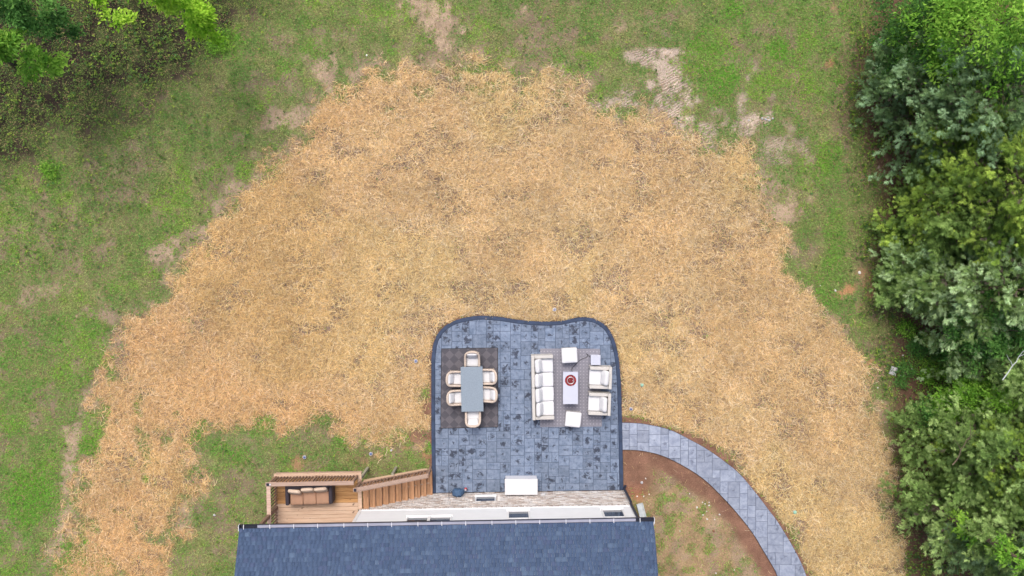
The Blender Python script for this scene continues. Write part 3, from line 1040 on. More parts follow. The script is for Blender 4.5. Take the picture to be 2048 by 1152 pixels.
def addbox(x0, x1, y0, y1, z0, z1, c):
    b = len(Vb)
    for z in (z0, z1):
        for (x, y) in ((x0, y0), (x1, y0), (x1, y1), (x0, y1)):
            Vb.append((x, y, z)); Cb.append(c)
    for f in ((4, 5, 6, 7), (2, 3, 7, 6), (0, 3, 2, 1), (1, 2, 6, 5), (3, 0, 4, 7)):
        Fb.append([b + i for i in f])


for row in range(27):
    z = -0.05 + row * 0.075
    if z + 0.065 > 1.965:
        break
    off = 0.105 * (row % 2)
    for k in range(51):
        x0 = -WLEN + k * 0.21 - off; x1 = x0 + 0.2
        x0 = max(x0, -WLEN); x1 = min(x1, 0.0)
        if x1 - x0 < 0.03:
            continue
        if x1 > BW[0] - 0.02 and x0 < BW[1] + 0.02 and z + 0.065 > BW[2] - 0.06 and z < BW[3]:
            continue
        c = bp[r.choice(6, p=[.28, .26, .18, .1, .12, .06])] * r.uniform(0.85, 1.08)
        addbox(x0, x1, -0.05, r.uniform(-0.006, 0.008), z, z + 0.065, c)
nb_ = int(WLEN / 0.078)
for k in range(nb_):
    x0 = -WLEN + k * 0.078
    c = bp[r.choice(6, p=[.34, .24, .14, .08, .14, .06])] * r.uniform(0.85, 1.1)
    addbox(x0, x0 + 0.066, -0.05, 0.055 + r.uniform(-.004, .004), 1.955, 2.045, c)
me = np_mesh('bricks', np.array(Vb), np.array(Fb), M['brick'], np.array(Cb))
o = link('bricks', me, house); o['kind'] = 'stuff'
# lap siding
bm = bmesh.new()
zc = 2.05
while zc < 4.72:
    z1 = min(zc + 0.135, 4.74)
    vs = [bm.verts.new(q) for q in ((-WLEN + .02, 0.028, zc), (-.02, 0.028, zc), (-.02, 0.012, z1), (-WLEN + .02, 0.012, z1), (-WLEN + .02, -.05, zc), (-.02, -.05, zc))]
    bm.faces.new((vs[0], vs[1], vs[2], vs[3])); bm.faces.new((vs[0], vs[4], vs[5], vs[1]))
    zc = z1
obj('siding', bm, M['siding'], house)
for x0, x1 in ((-WLEN - 0.012, -WLEN + 0.09), (-0.09, 0.014)):
    bm = bmesh.new(); box(bm, x0, x1, -0.12, 0.045, 2.047, 4.76); obj('corner_board', bm, M['white_trim'], house)
bm = bmesh.new(); box(bm, -WLEN + 0.09, -0.09, -0.02, 0.05, 2.048, 2.10); obj('starter_trim', bm, M['white_trim'], house)


def window(x0, x1, z0, z1, rail=None, mull=None, depth=0.045, name='window', sill=True):
    w = empty(name); w.parent = house; w.location = ((x0 + x1) / 2, 0.03, z0)
    hw = (x1 - x0) / 2; H_ = z1 - z0; t = 0.05
    bm = bmesh.new()
    box(bm, -hw, -hw + t, -.03, depth, 0, H_); box(bm, hw - t, hw, -.03, depth, 0, H_)
    box(bm, -hw + t, hw - t, -.03, depth, H_ - t, H_); box(bm, -hw + t, hw - t, -.03, depth, 0, t)
    if rail:
        box(bm, -hw + t, hw - t, -.03, depth - .012, rail - z0 - .03, rail - z0 + .03)
    if mull:
        box(bm, -.05, .05, -.03, depth + .003, t, H_ - t)
    obj('frame', bm, M['white_trim'], w)
    spans = [(-hw + t, hw - t)] if not mull else [(-hw + t, -.05), (.05, hw - t)]
    for a, b in spans:
        bm = bmesh.new(); box(bm, a, b, -.03, 0.0, t, H_ - t)
        obj('pane', bm, M['glass'], w)
    if sill:
        bm = bmesh.new(); box(bm, -hw - .03, hw + .03, -.03, depth + .04, -.04, -.002)
        obj('sill', bm, M['white_trim'], w)
    return w


window(-1.22, -0.42, 2.52, 4.25, rail=3.40)
window(-4.66, -3.85, 2.50, 4.25, rail=3.36)
window(-8.30, -6.66, 3.02, 4.4, mull=True)
# basement window, set back in the brick
bw = empty('basement_window'); bw.parent = house; bw.location = ((BW[0] + BW[1]) / 2, 0, BW[2])
hw = (BW[1] - BW[0]) / 2
bm = bmesh.new(); box(bm, -hw, hw, -.049, -.03, 0.0, 0.6); obj('pane', bm, M['glass'], bw)
bm = bmesh.new(); box(bm, -hw - .02, hw + .02, -.049, 0.045, -.06, -.002); obj('sill', bm, M['white_trim'], bw)
for q in (-hw, hw - .04):
    bm = bmesh.new(); box(bm, q, q + .04, -.03, -.01, 0, .6); obj('frame', bm, M['white_trim'], bw)
# outlet box
for k in (0, 1):
    bm = bevbox(-3.33 + k * .085, -3.26 + k * .085, 0.008, 0.075, 0.40, 0.52, 0.012); obj('outlet_cover', bm, M['resin_white'], house)
# downspouts
ds = [(-0.045, 0.10, 4.72), (-0.045, 0.10, 2.15), (-0.02, 0.13, 1.95), (-0.02, 0.13, 0.2), (0.06, 0.2, 0.04)]
bm = bmesh.new()
tube(bm, ds, 0.05, 6)
obj('downspout', bm, M['navy_metal'], house)
bm = bmesh.new(); tube(bm, [(-13.35, 0.30, 4.72), (-13.38, 0.05, 4.45), (-13.38, -2.2, 4.2)], 0.05, 6)
obj('downspout', bm, M['navy_metal'], house)
# roof deck
RID = 5.6
bm = bmesh.new()
cs = [(OV, EZ - .03), (OV - RID, EZ - .03 + PITCH * RID), (OV - 2 * RID, EZ - .03)]
top = [[bm.verts.new((x, y, z)) for x in (XL, XR)] for y, z in cs]
bot = [[bm.verts.new((x, y, z - .16)) for x in (XL, XR)] for y, z in cs]
for i in (0, 1):
    bm.faces.new((top[i][0], top[i][1], top[i + 1][1], top[i + 1][0]))
    bm.faces.new((bot[i][0], bot[i + 1][0], bot[i + 1][1], bot[i][1]))
    for s in (0, 1):
        bm.faces.new((top[i][s], top[i + 1][s], bot[i + 1][s], bot[i][s]))
for i in (0, 2):
    bm.faces.new((top[i][0], top[i][1], bot[i][1], bot[i][0]))
roof = obj('roof', bm, M['white_trim'], house)
# shingles
th = math.atan(PITCH)
EXP = 0.137
wcls = [0.10, 0.125, 0.15, 0.175, 0.21]
scol = [S(76, 94, 124), S(79, 97, 127), S(73, 91, 121), S(84, 103, 132), S(78, 92, 123), S(70, 87, 116), S(91, 110, 138)]
sp_ = [.28, .2, .2, .08, .14, .07, .03]


def shingle_geo(w):
    t = 0.012
    g = 0.0012
    return np.array([(g, 0, 0), (w - g, 0, 0), (w - g, -EXP * 1.25, 0), (g, -EXP * 1.25, 0), (g, 0, t), (w - g, 0, t), (w - g, -EXP * 1.25, 0.004), (g, -EXP * 1.25, 0.004)]), \
        np.array([(4, 7, 6, 5), (0, 4, 5, 1), (1, 5, 6, 2), (3, 7, 4, 0)])


smesh = {}
ct, st_ = math.cos(th), math.sin(th)
rr = random.Random(5)
Vs = []; Fs = []; Cs = []
cnt = 0
nrow = int(RID / ct / EXP) + 1
for row in range(nrow):
    s = row * EXP - 0.02
    x = XL - rr.random() * 0.1
    while x < XR:
        wi = rr.choices(range(5), [1, 1.4, 1.6, 1.2, .8])[0]
        w = wcls[wi]
        x0 = max(x, XL - 0.01); x1 = min(x + w, XR + 0.01)
        ci = rr.choices(range(7), sp_)[0]
        y0 = OV - s * ct; z0 = EZ - 0.028 + s * st_
        full = (x0 == x and x1 == x + w)
        if full and cnt < 300 and row < 9 and rr.random() < 0.34:
            if (wi, ci) not in smesh:
                g, f = shingle_geo(w)
                smesh[(wi, ci)] = np_mesh('shingle', g, f, M['shingle'], np.tile(scol[ci], (8, 1)))
            link('shingle', smesh[(wi, ci)], roof, (x, y0, z0), (-th, 0, 0))
            cnt += 1
        elif x1 - x0 > 0.02:
            g, f = shingle_geo(x1 - x0)
            yy = g[:, 1] * ct + g[:, 2] * st_ + y0
            zz_ = -g[:, 1] * st_ + g[:, 2] * ct + z0
            b = len(Vs) * 8
            Vs.append(np.stack([g[:, 0] + x0, yy, zz_], 1)); Fs.append(f + b)
            Cs.append(np.tile(np.array(scol[ci]) * rr.uniform(.94, 1.06), (8, 1)))
        x += w
o = link('shingle_field', np_mesh('shingle_field', np.concatenate(Vs), np.concatenate(Fs), M['shingle'], np.concatenate(Cs)), roof); o['kind'] = 'stuff'
bm = bmesh.new()
a = [bm.verts.new(q) for q in ((XL, OV - RID, EZ + PITCH * RID + .005), (XR, OV - RID, EZ + PITCH * RID + .005), (XR, OV - 2 * RID, EZ + .005), (XL, OV - 2 * RID, EZ + .005))]
bm.faces.new(a)
obj('back_slope', bm, simple('blue_shingle_plain', S(80, 98, 128), 0.9, 0.2, 12), roof)
# gutter
gut = empty('gutter'); gut.parent = house; gut.location = (0, OV, EZ)
bm = bmesh.new()
gl, gr = XL + 0.0, XR + 0.0
box(bm, gl, gr, 0.012, 0.022, -.12, -.02); box(bm, gl, gr, .022, .126, -.12, -.11); box(bm, gl, gr, .126, .134, -.12, -.02)
box(bm, gl - .012, gl, .012, .134, -.12, -.02); box(bm, gr, gr + .012, .012, .134, -.12, -.02)
obj('channel', bm, M['navy_metal'], gut)
bm = bmesh.new(); box(bm, gl + .6, gr - .6, .0225, .1255, -.109, -.04); obj('trough', bm, M['gutter_in'], gut)
k = 0
gx_ = gl + 0.14
while gx_ < gr:
    bm = bmesh.new(); box(bm, gx_ - .010, gx_ + .010, -.01, .139, -.018, -.006); obj('hanger', bm, M['white_trim'], gut)
    gx_ += 0.83 + (0.06 if k % 3 == 0 else -0.02); k += 1
bm = bmesh.new(); box(bm, gl - .03, gl - .014, -.06, .14, -.14, .03); box(bm, gr + .014, gr + .03, -.06, .14, -.14, .03); obj('end_trim', bm, M['white_trim'], gut)

# ------------------------------------------------------------------ wooden deck with stairs
DZ = 1.95
deck = empty('wooden_deck', (-8.78, -8.03, 0), 1.0, 'raised wooden deck with railing and stairs beside white siding', 'deck')
# local frame: x right, y towards -: boards at negative y
DW = 3.29
nboard = 26
bmesh_board = {}
for i in range(nboard):
    y1 = -i * 0.142 - (0.004 if i else 0)
    y0 = -(i + 1) * 0.142 + 0.004
    amber = 1 <= i <= 7  # amber tone on the boards just inside the front rail
    bm = bevbox(-DW / 2, DW / 2 - (0.15 if i else 0), -0.067, 0.067, -0.038, 0, 0.004, 1)
    if i == 0:
        bm.transform(Matrix.Translation((0, 0, 0)))
    link('deck_board', bm_mesh('deck_board', bm, M['wood_amber'] if amber else M['wood_pale']), deck, (DW / 2, (y0 + y1) / 2, DZ + random.uniform(-.0015, .0015)))
bm = bmesh.new(); box(bm, DW - .144, DW, -1.40, -.146, DZ - .038, DZ); obj('deck_board', bm, M['wood_pale'], deck)
bm = bmesh.new(); box(bm, 0.03, DW - .01, -.06, -.02, DZ - .27, DZ - .042); obj('rim_joist', bm, M['wood_rail'], deck)
bm = bmesh.new(); box(bm, 0.02, .06, -3.6, -.062, DZ - .27, DZ - .042); obj('rim_joist', bm, M['wood_rail'], deck)
for j in range(7):
    x = 0.5 + j * 0.4
    bm = bmesh.new(); box(bm, x, x + .04, -3.6, -.064, DZ - .24, DZ - .042); obj('joist', bm, M['wood_rail'], deck)
for (x, y) in ((.6, -.8), (DW - .6, -.9), (.6, -3.2), (DW - .6, -3.2)):
    bm = bevbox(x - .05, x + .05, y - .05, y + .05, -.15, DZ - .04, .006, 1); obj('support_post', bm, M['wood_grey'], deck)
# railings
RT = DZ + 0.98
railing = empty('railing'); railing.parent = deck
RY = -0.13
bm = bevbox(-.02, DW - .1, RY - .075, RY + .075, RT - .035, RT, .006, 1); obj('top_rail', bm, M['wood_rail'], railing)
bm = bmesh.new(); box(bm, .1, DW - .15, RY - .02, RY + .02, DZ + .08, DZ + .12); obj('bottom_rail', bm, M['wood_brown'], railing)
bm = bmesh.new(); box(bm, .1, DW - .15, RY - .018, RY + .018, RT - .12, RT - .038); obj('sub_rail', bm, M['wood_brown'], railing)
for x in (0.08, 1.6, DW - .16):
    bm = bevbox(x - .045, x + .045, RY - .045, RY + .045, DZ + .002, RT - .037, .005, 1); obj('post', bm, M['wood_brown'], railing)
balm = None
for k in range(25):
    x = 0.20 + k * 0.118
    if abs(x - 1.6) < 0.06 or x > DW - .24:
        continue
    if balm is None:
        bm = bmesh.new(); box(bm, -.018, .018, -.018, .018, 0, .76); balm = bm_mesh('baluster', bm, M['wood_brown'])
    link('baluster', balm, railing, (x, RY + .04, DZ + .1))
LX = 0.085
bm = bevbox(LX - .075, LX + .075, -3.5, RY - .08, RT - .037, RT - .002, .006, 1); obj('top_rail', bm, M['wood_rail'], railing)
bm = bmesh.new(); box(bm, LX - .02, LX + .02, -3.5, -.2, DZ + .08, DZ + .12); obj('bottom_rail', bm, M['wood_brown'], railing)
for y in (-1.28, -3.4):
    bm = bevbox(LX - .06, LX + .06, y - .06, y + .06, DZ + .002, 4.7, .006, 1); obj('porch_post', bm, M['wood_brown'], railing)
for k in range(26):
    y = -.25 - k * 0.118
    if abs(y + 1.28) < .1:
        continue
    link('baluster', balm, railing, (LX + .045, y, DZ + .1))
# caps on the corner posts
bm = bevbox(.02, .12, RY - .05, RY + .05, RT + .001, RT + .03, .01, 1); obj('post_cap', bm, M['navy_metal'], railing)
bm = bevbox(.125, .185, RY - .03, RY + .03, RT + .001, RT + .035, .01, 1); obj('post_light', bm, M['resin_white'], railing)
# stairs
stair = empty('staircase'); stair.parent = deck
NT = 11
TR = 0.2255; RS = DZ / 12
sx0 = DW; sy1 = -0.455; sy0 = -1.43
tmesh = None
for k in range(NT):
    z = DZ - (k + 1) * RS
    for q in (0, 1):
        if tmesh is None:
            tmesh = bm_mesh('tread_board', bevbox(-.055, .055, sy0, sy1, -.036, 0, .004, 1), M['wood_tread'])
        link('tread_board', tmesh, stair, (sx0 + k * TR + .058 + q * .114, 0, z))
    bm = bmesh.new(); box(bm, sx0 + k * TR - .014, sx0 + k * TR - .001, sy0 + .02, sy1 - .02, z + .002, z + RS - .04)
    if k:
        obj('riser', bm, M['wood_brown'], stair)
    else:
        bm.free()
for y in (sy0 + .03, (sy0 + sy1) / 2, sy1 + .025):
    bm = bmesh.new()
    pr = [(sx0, DZ - .05), (sx0, DZ - RS - .3), (sx0 + NT * TR - .15, -.05), (sx0 + NT * TR + .02, -.05), (sx0 + NT * TR + .02, .1)]
    pr = [(sx0, DZ - RS - .045), (sx0, DZ - RS - .32), (sx0 + NT * TR - .35, -.02), (sx0 + NT * TR - .02, -.02), (sx0 + NT * TR - .02, .1)]
    A = [bm.verts.new((x, y - .02, z)) for x, z in pr]; B = [bm.verts.new((x, y + .02, z)) for x, z in pr]
    bm.faces.new(A); bm.faces.new(B[::-1])
    for i in range(5):
        j = (i + 1) % 5
        bm.faces.new((A[i], A[j], B[j], B[i]))
    obj('stringer', bm, M['wood_pale'], stair)
hy = sy1 + .07
slope = -RS / TR


def slanted(x0, x1, y0, y1, zt, t):
    bm = bmesh.new()
    box(bm, x0, x1, y0, y1, -t, 0)
    for v in bm.verts:
        v.co.z += zt + (v.co.x - sx0) * slope
    return bm


xe = sx0 + NT * TR - .05
obj('hand_rail', slanted(sx0 - .12, xe, hy - .07, hy + .07, DZ + .93, .038), M['wood_rail'], stair)
obj('side_rail', slanted(sx0 - .05, xe, hy - .105, hy - .072, DZ + .90, .085), M['wood_rail'], stair)
obj('lower_rail', slanted(sx0 - .02, xe, hy - .02, hy + .02, DZ + .08, .045), M['wood_brown'], stair)
obj('skirt_board', slanted(sx0 + .02, xe, sy1 + .004, sy1 + .03, DZ - .02, .2), M['wood_brown'], stair)
for k in range(20):
    x = sx0 + .1 + k * .117
    z0 = DZ + (x - sx0) * slope
    bm = bmesh.new(); box(bm, x - .018, x + .018, hy - .018, hy + .018, z0 + .08, z0 + .90); obj('baluster', bm, M['wood_brown'], stair)
for x, zt in ((sx0 - .05, DZ + .97), (xe - .03, 1.15)):
    bm = bevbox(x - .045, x + .045, hy - .045, hy + .045, (DZ if x < sx0 else -.1), zt, .006, 1); obj('newel_post', bm, M['wood_brown'], stair)
for x, zt in ((DW - .12, 1.45), (sx0 + 1.02, 0.95)):
    bm = bevbox(x - .05, x + .05, sy1 + .035, sy1 + .135, -.15, zt, .006, 1); obj('stair_support', bm, M['wood_grey'], stair)
bm = bevbox(sx0 - .13, sx0 - .02, hy - .06, hy + .05, DZ + .972, DZ + 1.0, .01, 1); obj('post_cap', bm, M['navy_metal'], stair)

# ------------------------------------------------------------------ deck sofa
ds_ = empty('wicker_sofa', (-7.33, -8.66, DZ + .002), 2.0, 'dark wicker sofa with tan cushions and beige pillows on the wooden deck', 'sofa')
hw = 0.80
bm = bevbox(-hw + .1, hw - .1, -.34, .30, .05, .30, .03); obj('base', bm, M['wicker_dark'], ds_)
bm = bevbox(-hw + .05, hw - .02, .27, .37, .05, .72, .04, 3); obj('back', bm, M['wicker_dark'], ds_)
for s in (-1, 1):
    bm = bevbox(s * hw - .07, s * hw + .07, -.37, .36, .05, .58, .065, 4); obj('arm', bm, M['wicker_dark'], ds_)
    for y in (-.3, .3):
        bm = bmesh.new(); cyl(bm, (s * (hw - .06), y, 0), (s * (hw - .06), y, .06), .025); obj('leg', bm, M['black'], ds_)
for k in range(3):
    cx_ = (k - 1) * .485
    obj('seat_cushion', cushion(.241, .34, .085, .5, .18), M['tan_fabric'], ds_, (cx_, -.06, .385), smooth=True)
    obj('back_pillow', cushion(.24, .2, .075, .6, .4), M['beige_fabric'], ds_, (cx_ - .01, .185 - (0.05 if k == 0 else 0), .60), (R(62), R(2 * (k - 1)), R(-8 if k == 0 else 3 * (k - 1))), smooth=True)


# ------------------------------------------------------------------ rugs
def rug(name, corners, z, label, cat, material, edge):
    P = [W(u, v)[:2] for u, v in corners]
    c = (sum(p[0] for p in P) / 4, sum(p[1] for p in P) / 4)
    e = empty(name, (c[0], c[1], 0.003), 0, label, cat)
    bm = bmesh.new()
    lo = [bm.verts.new((x - c[0], y - c[1], 0.0)) for x, y in P]; hi = [bm.verts.new((x - c[0], y - c[1], .008)) for x, y in P]
    bm.faces.new(hi); bm.faces.new(lo[::-1])
    for i in range(4):
        j = (i + 1) % 4
        bm.faces.new((lo[i], lo[j], hi[j], hi[i]))
    obj('weave', bm, material, e)
    if edge:
        bm = bmesh.new()
        for i in range(4):
            a = Vector((P[i][0] - c[0], P[i][1] - c[1], .007)); b = Vector((P[(i + 1) % 4][0] - c[0], P[(i + 1) % 4][1] - c[1], .007))
            cyl(bm, a, b, .011, n=6)
        obj('binding', bm, edge, e)
    return e


m, nt, p = mat('dark_diamond_weave')
tc = N(nt, 'ShaderNodeTexCoord'); mp = N(nt, 'ShaderNodeMapping'); mp.inputs['Rotation'].default_value = (0, 0, R(45)); mp.inputs['Location'].default_value = (.06, .02, .5)
nt.links.new(tc.outputs['Object'], mp.inputs[0])
ck = N(nt, 'ShaderNodeTexChecker'); ck.inputs['Scale'].default_value = 1 / 0.262
ck.inputs['Color1'].default_value = S4(84, 83, 91); ck.inputs['Color2'].default_value = S4(103, 100, 107)
nt.links.new(mp.outputs[0], ck.inputs['Vector'])
nn = noise_node(nt, 90, 3); r2 = ramp(nt, nn.outputs[0], [(0.3, (.8,) * 3), (.7, (1.2,) * 3)])
nt.links.new(mixn(nt, ck.outputs[0], r2.outputs[0], 1.0, 'MULTIPLY'), p.inputs['Base Color']); p.inputs['Roughness'].default_value = .95
bump(nt, p, nn.outputs[0], .3, .005)
rug('outdoor_rug', [(883, 697.5), (995.5, 695.5), (996, 854), (881.5, 856.5)], 0, 'dark grey rug with diamond checks under the dining table', 'rug', m, M['black'])
m, nt, p = mat('taupe_dotted_weave')
tc = N(nt, 'ShaderNodeTexCoord'); mp = N(nt, 'ShaderNodeMapping'); mp.inputs['Scale'].default_value = (7.6, 7.6, 0)
nt.links.new(tc.outputs['Object'], mp.inputs[0])
vo = N(nt, 'ShaderNodeTexVoronoi'); vo.inputs['Randomness'].default_value = 0.0; vo.inputs['Scale'].default_value = 1.0
nt.links.new(mp.outputs[0], vo.inputs['Vector'])
k = ramp(nt, vo.outputs['Distance'], [(.13, (1, 1, 1, 1)), (.22, (0, 0, 0, 1))])
nn = noise_node(nt, 45, 4); r2 = ramp(nt, nn.outputs[0], [(0.3, S4(126, 126, 138)), (.7, S4(150, 149, 160))])
nt.links.new(mixn(nt, r2.outputs[0], S4(170, 169, 178), k.outputs[0]), p.inputs['Base Color']); p.inputs['Roughness'].default_value = .95
rug('outdoor_rug', [(1080.5, 697), (1200, 697.5), (1204, 853), (1080, 854)], 0, 'taupe rug with pale dots under the lounge seating', 'rug', m, None)

# ------------------------------------------------------------------ dining table and chairs
tx, ty, _ = W(944, 778.5, .75)
tb = empty('dining_table', (tx, ty, .012), -1.0 + 2.3, 'grey rectangular dining table with six wicker chairs around it', 'table')
obj('table_top', bevbox(-.43, .43, -.875, .875, .70, .74, .008, 2), M['table_grey'], tb)
for sx in (-1, 1):
    for sy in (-1, 1):
        obj('leg', bevbox(sx * .36 - .04, sx * .36 + .04, sy * .78 - .04, sy * .78 + .04, 0, .698, .006, 1), M['table_grey'], tb)
bm = bmesh.new(); box(bm, -.32, .32, -.75, .75, .62, .698); obj('apron', bm, M['table_grey'], tb)


def make_chair():
    e = empty('dining_chair')
    # U-shaped woven shell, back at -y
    n = 40
    prof = []
    for i in range(n + 1):
        t = i / n
        if t < .25:
            x = -.275; y = .30 - t / .25 * .36
        elif t > .75:
            x = .275; y = -.06 + (t - .75) / .25 * .36
        else:
            a = math.pi + (t - .25) / .5 * math.pi
            x = .275 * spow(math.cos(a), .75); y = -.06 + .24 * spow(math.sin(a), .75)
        back = max(0.0, (-y + .02) / .32)
        h = .64 + .16 * min(1, back) ** 1.2 - (0.05 * max(0, y) / .3)
        prof.append((x, y, h))
    bm = bmesh.new()
    rings = []
    for i, (x, y, h) in enumerate(prof):
        a = prof[max(i - 1, 0)]; b = prof[min(i + 1, n)]
        d = Vector((b[0] - a[0], b[1] - a[1])).normalized()
        nx, ny = d.y, -d.x            # outward
        pts = []
        for (off, z) in ((.0, .16), (.012, .42), (.04, h - .03), (.042, h - .006), (.012, h + .012), (-.03, h + .006), (-.046, h - .02), (-.022, .42), (-.03, .16)):
            pts.append(bm.verts.new((x + nx * off, y + ny * off, z)))
        rings.append(pts)
    for i in range(n):
        for k in range(9):
            j = (k + 1) % 9
            bm.faces.new((rings[i][k], rings[i + 1][k], rings[i + 1][j], rings[i][j]))
    bm.faces.new(rings[0]); bm.faces.new(rings[-1][::-1])
    obj('shell', bm, M['wicker_tan'], e, smooth=True)
    obj('seat_frame', bevbox(-.245, .245, -.25, .285, .28, .36, .02, 1), M['wicker_tan'], e)
    for sx in (-1, 1):
        for y in (-.2, .24):
            bm = bmesh.new(); cyl(bm, (sx * .24, y, 0), (sx * .23, y, .3), .018, .022); obj('leg', bm, M['wicker_tan'], e)
    obj('seat_cushion', cushion(.245, .27, .06, .5, .2), M['cush'], e, (0, .035, .42), smooth=True)
    obj('back_cushion', cushion(.2, .18, .07, .6, .25), M['cush'], e, (0, -.15, .60), (R(-58), 0, 0), smooth=True)
    return e


def copy_tree(o, parent=None):
    c = o.copy(); COL.objects.link(c); c.parent = parent
    for ch in o.children:
        copy_tree(ch, c)
    return c


chair0 = make_chair()
spots = [((944.3, 719), 180, 'wicker dining chair at the top end of the table, nearest the curved border'),
         ((946, 836.5), 0, 'wicker dining chair at the bottom end of the table, towards the house'),
         ((909.2, 758), -90, 'upper of two wicker dining chairs on the left side of the table'),
         ((910.5, 796), -90, 'lower of two wicker dining chairs on the left side of the table'),
         ((977.2, 754), 90, 'upper of two wicker dining chairs on the right side of the table'),
         ((978.2, 789.5), 90, 'lower of two wicker dining chairs on the right side of the table')]
for i, ((u, v), a, lab) in enumerate(spots):
    c = chair0 if i == 0 else copy_tree(chair0)
    x, y, _ = W(u, v, .65)
    c.location = (x, y, .012); c.rotation_euler = (0, 0, R(a + (0, 1, -2, 1, 2, -3)[i]))
    tag(c, lab, 'chair', 'wicker dining chairs around the grey table')


# ------------------------------------------------------------------ lounge
def lounge(name, loc, rz, label, cat, length, seats, frames=1):
    """back at local -x, arms at +-y"""
    e = empty(name, loc, rz, label, cat)
    d = .43; hl = length / 2
    fl = length / frames
    for k in range(frames):
        y0 = -hl + k * fl + (.004 if k else 0); y1 = -hl + (k + 1) * fl - (.004 if k < frames - 1 else 0)
        bm = bevbox(-d, -d + .12, y0, y1, .05, .66, .02, 2); obj('back_frame', bm, M['wicker_grey'], e)
        bm = bevbox(-d + .122, d - .03, y0 + (.11 if k == 0 else 0), y1 - (.11 if k == frames - 1 else 0), .05, .29, .015, 1); obj('seat_frame', bm, M['wicker_grey'], e)
    for s in (-1, 1):
        bm = bevbox(-d + .122, d, s * (hl - .065) - .062, s * (hl - .065) + .062, .05, .60, .02, 2); obj('arm', bm, M['wicker_grey'], e)
        for x in (-d + .06, d - .06):
            bm = bmesh.new(); cyl(bm, (x, s * (hl - .06), 0), (x, s * (hl - .06), .055), .025); obj('leg', bm, M['black'], e)
    w = (length - .26) / seats
    for k in range(seats):
        y = -hl + .13 + (k + .5) * w
        obj('seat_cushion', cushion(.36, w / 2 - .003, .085, .4, .14), M['cush'], e, (.075, y, .372), smooth=True)
        lean = -62 + random.uniform(-6, 6)
        obj('back_cushion', cushion(.21, w / 2 - .012, .10, .62, .3), M['cush'], e, (-.16 + random.uniform(-.02, .03), y + random.uniform(-.01, .01), .60), (0, R(-lean), R(random.uniform(-4, 4))), smooth=True)
    return e


def mid(u0, u1, v0, v1, z):
    return W((u0 + u1) / 2, (v0 + v1) / 2, z)


x, y, _ = mid(1064, 1107, 710.5, 839.7, .6)
lounge('sofa', (x, y, .012), 1.2, 'long four seat sofa with white cushions and pale wicker frame', 'sofa', 2.53, 4, 2)
x, y, _ = mid(1179, 1224, 733.6, 778, .6)
lounge('armchair', (x, y, .012), 178.5, 'upper white cushioned armchair, next to the small cube table', 'armchair', .87, 1)
x, y, _ = mid(1177, 1222, 785.5, 831.7, .6)
lounge('armchair', (x, y, .012), 178, 'lower white cushioned armchair, nearer to the house', 'armchair', .87, 1)
for (u, v, a, lab) in ((1139, 711, 3, 'square white ottoman at the top edge of the taupe rug'), (1146.5, 839, -6, 'square white ottoman at the bottom edge of the taupe rug')):
    x, y, _ = W(u, v, .42)
    e = empty('ottoman', (x, y, .012), a, lab, 'ottoman', 'white ottomans on the taupe rug')
    obj('base', bevbox(-.295, .295, -.28, .28, .04, .29, .015, 1), M['wicker_grey'], e)
    obj('cushion', cushion(.31, .295, .085, .4, .13), M['cush'], e, (0, 0, .372), smooth=True)
    for sx in (-1, 1):
        for sy in (-1, 1):
            bm = bmesh.new(); cyl(bm, (sx * .25, sy * .24, 0), (sx * .25, sy * .24, .045), .022); obj('leg', bm, M['black'], e)
# fire table
x, y, _ = mid(1126, 1156, 744, 808, .6)
ft = empty('fire_pit_table', (x, y, .012), 0, 'white rectangular fire pit table with a round bowl of red glass', 'fire pit')
obj('body', bevbox(-.265, .265, -.595, .595, .0, .555, .01, 1), M['white_panel'], ft)
bx, by, _ = W(1141.2, 760.8, .6); bx -= x; by -= y
bm = bmesh.new()
# top with a round hole
n = 32
oc = []
hx_, hy0, hy1 = .293, -.628, .628
for i in range(n):
    a = 2 * math.pi * i / n
    c, s = math.cos(a), math.sin(a)
    t = min((hx_ - bx * math.copysign(1, c)) / max(abs(c), 1e-6), ((hy1 - by) if s > 0 else (by - hy0)) / max(abs(s), 1e-6))
    oc.append((bx + c * t, by + s * t))
# snap nearest samples to the four corners
for (qx, qy) in ((hx_, hy1), (-hx_, hy1), (hx_, hy0), (-hx_, hy0)):
    i = min(range(n), key=lambda k: (oc[k][0] - qx) ** 2 + (oc[k][1] - qy) ** 2); oc[i] = (qx, qy)
ic = [(bx + .225 * math.cos(2 * math.pi * i / n), by + .225 * math.sin(2 * math.pi * i / n)) for i in range(n)]
rows = [[bm.verts.new((a, b, z)) for a, b in src] for src, z in ((oc, .56), (oc, .6), (ic, .6), (ic, .545))]
for q in range(3):
    for i in range(n):
        j = (i + 1) % n
        bm.faces.new((rows[q][i], rows[q][j], rows[q + 1][j], rows[q + 1][i]))
obj('table_top', bm, M['white_panel'], ft)
bm = bmesh.new(); lathe(bm, [(.224, .556), (.224, .565), (.0005, .566)], 28, (bx, by, 0)); obj('bowl', bm, M['black'], ft)
r = np.random.default_rng(11)
NGL = 1500
rad = .222 * np.sqrt(r.random(NGL)); an = r.uniform(0, 2 * math.pi, NGL)
ctr = np.stack([bx + rad * np.cos(an), by + rad * np.sin(an), .575 + r.uniform(0, .028, NGL)], 1)
octa = np.array([(1, 0, 0), (-1, 0, 0), (0, 1, 0), (0, -1, 0), (0, 0, 1), (0, 0, -1)], float)
of = np.array([(0, 2, 4), (2, 1, 4), (1, 3, 4), (3, 0, 4), (2, 0, 5), (1, 2, 5), (3, 1, 5), (0, 3, 5)])
sz = r.uniform(.007, .016, (NGL, 1, 1)) * r.uniform(.6, 1.2, (NGL, 1, 3))
ra = r.uniform(0, 6.28, NGL)
O = octa[None] * sz
